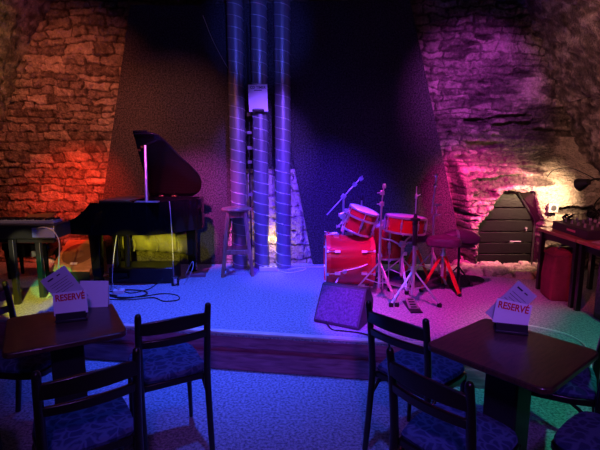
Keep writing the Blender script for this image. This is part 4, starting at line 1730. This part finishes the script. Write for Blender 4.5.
specs = [
    ('black bistro chair right of the left table, its back to the camera', (-.624, 2.14), (-.45, .79)),
    ('black bistro chair nearest the camera at the left table, its slats cutting across the view', (-.787, 1.58), (-.50, .72)),
    ('black bistro chair at the stage end of the right table, left foot seen whole', (.471, 2.127), (.75, .66)),
    ('black bistro chair nearest the camera on the left of the right table', (.462, 1.544), (.78, .62)),
    ('black bistro chair beyond the right table, half cut by the right frame edge', (1.53, 2.08), (-.85, .50)),
    ('dark bistro chair in the bottom right corner of the view', (1.40, 1.42), (-.6, .75)),
    ('black bistro chair behind the left table, only its seat showing under the tabletop', (-1.80, 2.46), (.97, -.1)),
    ('dark bistro chair in the bottom left corner of the view', (-1.62, 1.50), (.25, .97)),
]
proto = None
for i, (lab, (x, y), (nx, ny)) in enumerate(specs):
    L = math.hypot(nx, ny)
    nx, ny = nx / L, ny / L
    loc = (x + nx * .045, y + ny * .045, 0)
    if proto is None:
        proto = make_chair(lab, loc, facing(nx, ny))
    else:
        copy_thing(proto, lab, loc, facing(nx, ny))

# ------------------------------------------------------------------ bistro tables


def table(loc, rz, label, side):
    t = thing('bistro_table', loc, label, 'table', 'square bistro tables', rz)
    bm = B()
    prism(bm, rounded_rect(side, side, .045, 6), .722, .750)
    obj('tabletop', bm, M_TABLE, t, bevel=.006)
    bm = B()
    box(bm, (0, 0, .38), (.15, .15, .66))
    obj('pedestal', bm, M_PEDESTAL, t, bevel=.008)
    bm = B()
    box(bm, (0, 0, .705), (.34, .34, .034))
    obj('top_plate', bm, M_PEDESTAL, t, bevel=.004)
    bm = B()
    prism(bm, rounded_rect(.40, .40, .03), 0, .05)
    obj('foot', bm, M_PEDESTAL, t, bevel=.008)
    return t


table((-1.194, 2.180, 0), math.radians(30.6), 'dark walnut square table on the left', .52)
table((.945, 1.905, 0), math.radians(39), 'dark walnut square table on the right', .54)

# ------------------------------------------------------------------ reserved cards, menus and holders
Mtext = Matrix.Rotation(PI / 2, 4, 'X')


def card_set(loc, rz, tilt, where, sheets, roll=0.0):
    h = thing('menu_holder', loc, 'black menu holder standing on the ' + where, 'holder', 'menu holders on the tables', rz)
    bm = B()
    box(bm, (0, 0, .008), (.15, .075, .014))
    obj('base', bm, M_BLACK, h, bevel=.003)
    for y in (-.028, .026):
        bm = B()
        box(bm, (0, y, .030), (.14, .008, .040))
        obj('slot_wall', bm, M_BLACK, h, bevel=.002)
    # the RESERVE card leans in the holder
    c = thing('reserved_card', V(loc) + V((0, 0, .016)), 'white card printed in red, upright in the holder on the ' + where, 'card', 'reserved cards on the tables', rz)
    Mc = Matrix.Translation((0, -.015, .0)) @ Matrix.Rotation(-tilt, 4, 'X') @ Matrix.Translation((0, 0, .078)) @ Matrix.Rotation(roll, 4, 'Y')
    bm = B()
    box(bm, (0, 0, 0), (.158, .003, .118), Mc)
    obj('card_sheet', bm, M_WHITE, c)
    bm = text_bm('RESERVÉ', .034, .0006, Mc @ Matrix.Translation((0, -.0024, .030)) @ Mtext @ Matrix.Diagonal((1.08, 1.35, 1, 1)), .0010)
    obj('red_lettering', bm, M_REDINK, c)
    for k, (dx, dz, ry, wx, hz, lab, yo) in enumerate(sheets):
        s = thing('menu_sheet', V(loc) + V((0, 0, .016)), lab, 'menu', 'grey menu sheets in the holders', rz)
        Ms_ = Matrix.Translation((dx, yo, 0)) @ Matrix.Rotation(-tilt, 4, 'X') @ Matrix.Translation((0, 0, dz)) @ Matrix.Rotation(ry, 4, 'Y')
        bm = B()
        box(bm, (0, 0, 0), (wx, .002, hz), Ms_)
        obj('sheet', bm, M_PAPER, s)
        bm = B()
        box(bm, (-wx * .20, -.0016, hz * .38), (.030, .0008, .008), Ms_)
        box(bm, (wx * .12, -.0016, hz * .38), (.018, .0008, .006), Ms_)
        for q in range(5):
            box(bm, (-.005 * (q % 2), -.0016, hz * (.24 - .07 * q)), (wx * (.72 - .06 * (q % 3)), .0008, .0022), Ms_)
        obj('print', bm, M_INK, s)


card_set((-1.190, 2.245, .75), .36, .14, 'left table', [(-.025, .150, math.radians(-32), .135, .200, 'grey menu sheet tilted to the left behind the card on the left table', .006)], math.radians(-1))
card_set((1.025, 2.085, .75), -.30, .14, 'right table', [(-.005, .115, math.radians(40), .11, .225, 'grey menu sheet crossed diagonally behind the card on the right table', .006)], math.radians(8))
# standing pale menu at the back of the left table
t = thing('tent_menu', (-1.165, 2.47, .75), 'blank pale folded menu standing at the back edge of the left table', 'menu', rz=.18)
bm = B()
box(bm, (0, -.022, .075), (.150, .002, .150), rot=(-.12, .05, 0))
obj('front_leaf', bm, M_WHITE, t)
bm = B()
box(bm, (0, .0, .075), (.150, .002, .150), rot=(.16, .05, 0))
obj('back_leaf', bm, M_WHITE, t)

# white cable on the stage behind the right table
cable('white_cable', [(1.55, 3.35, zf), (1.75, 3.30, zf), (1.93, 3.15, zf), (1.97, 3.0, zf), (1.93, 2.86, zf), (1.93, 2.80, .2), (1.93, 2.78, .012), (1.85, 2.3, .008), (1.80, 2.0, .008)], .006, M_PLASTICW, 'white cable curving over the stage floor behind the right table')
cable('black_cable', [(1.45, 3.30, zf), (1.62, 3.22, zf), (1.76, 3.12, zf), (1.72, 3.05, zf), (1.6, 3.1, zf)], .006, M_RUBBER, 'short dark cable loop on the stage behind the right table')
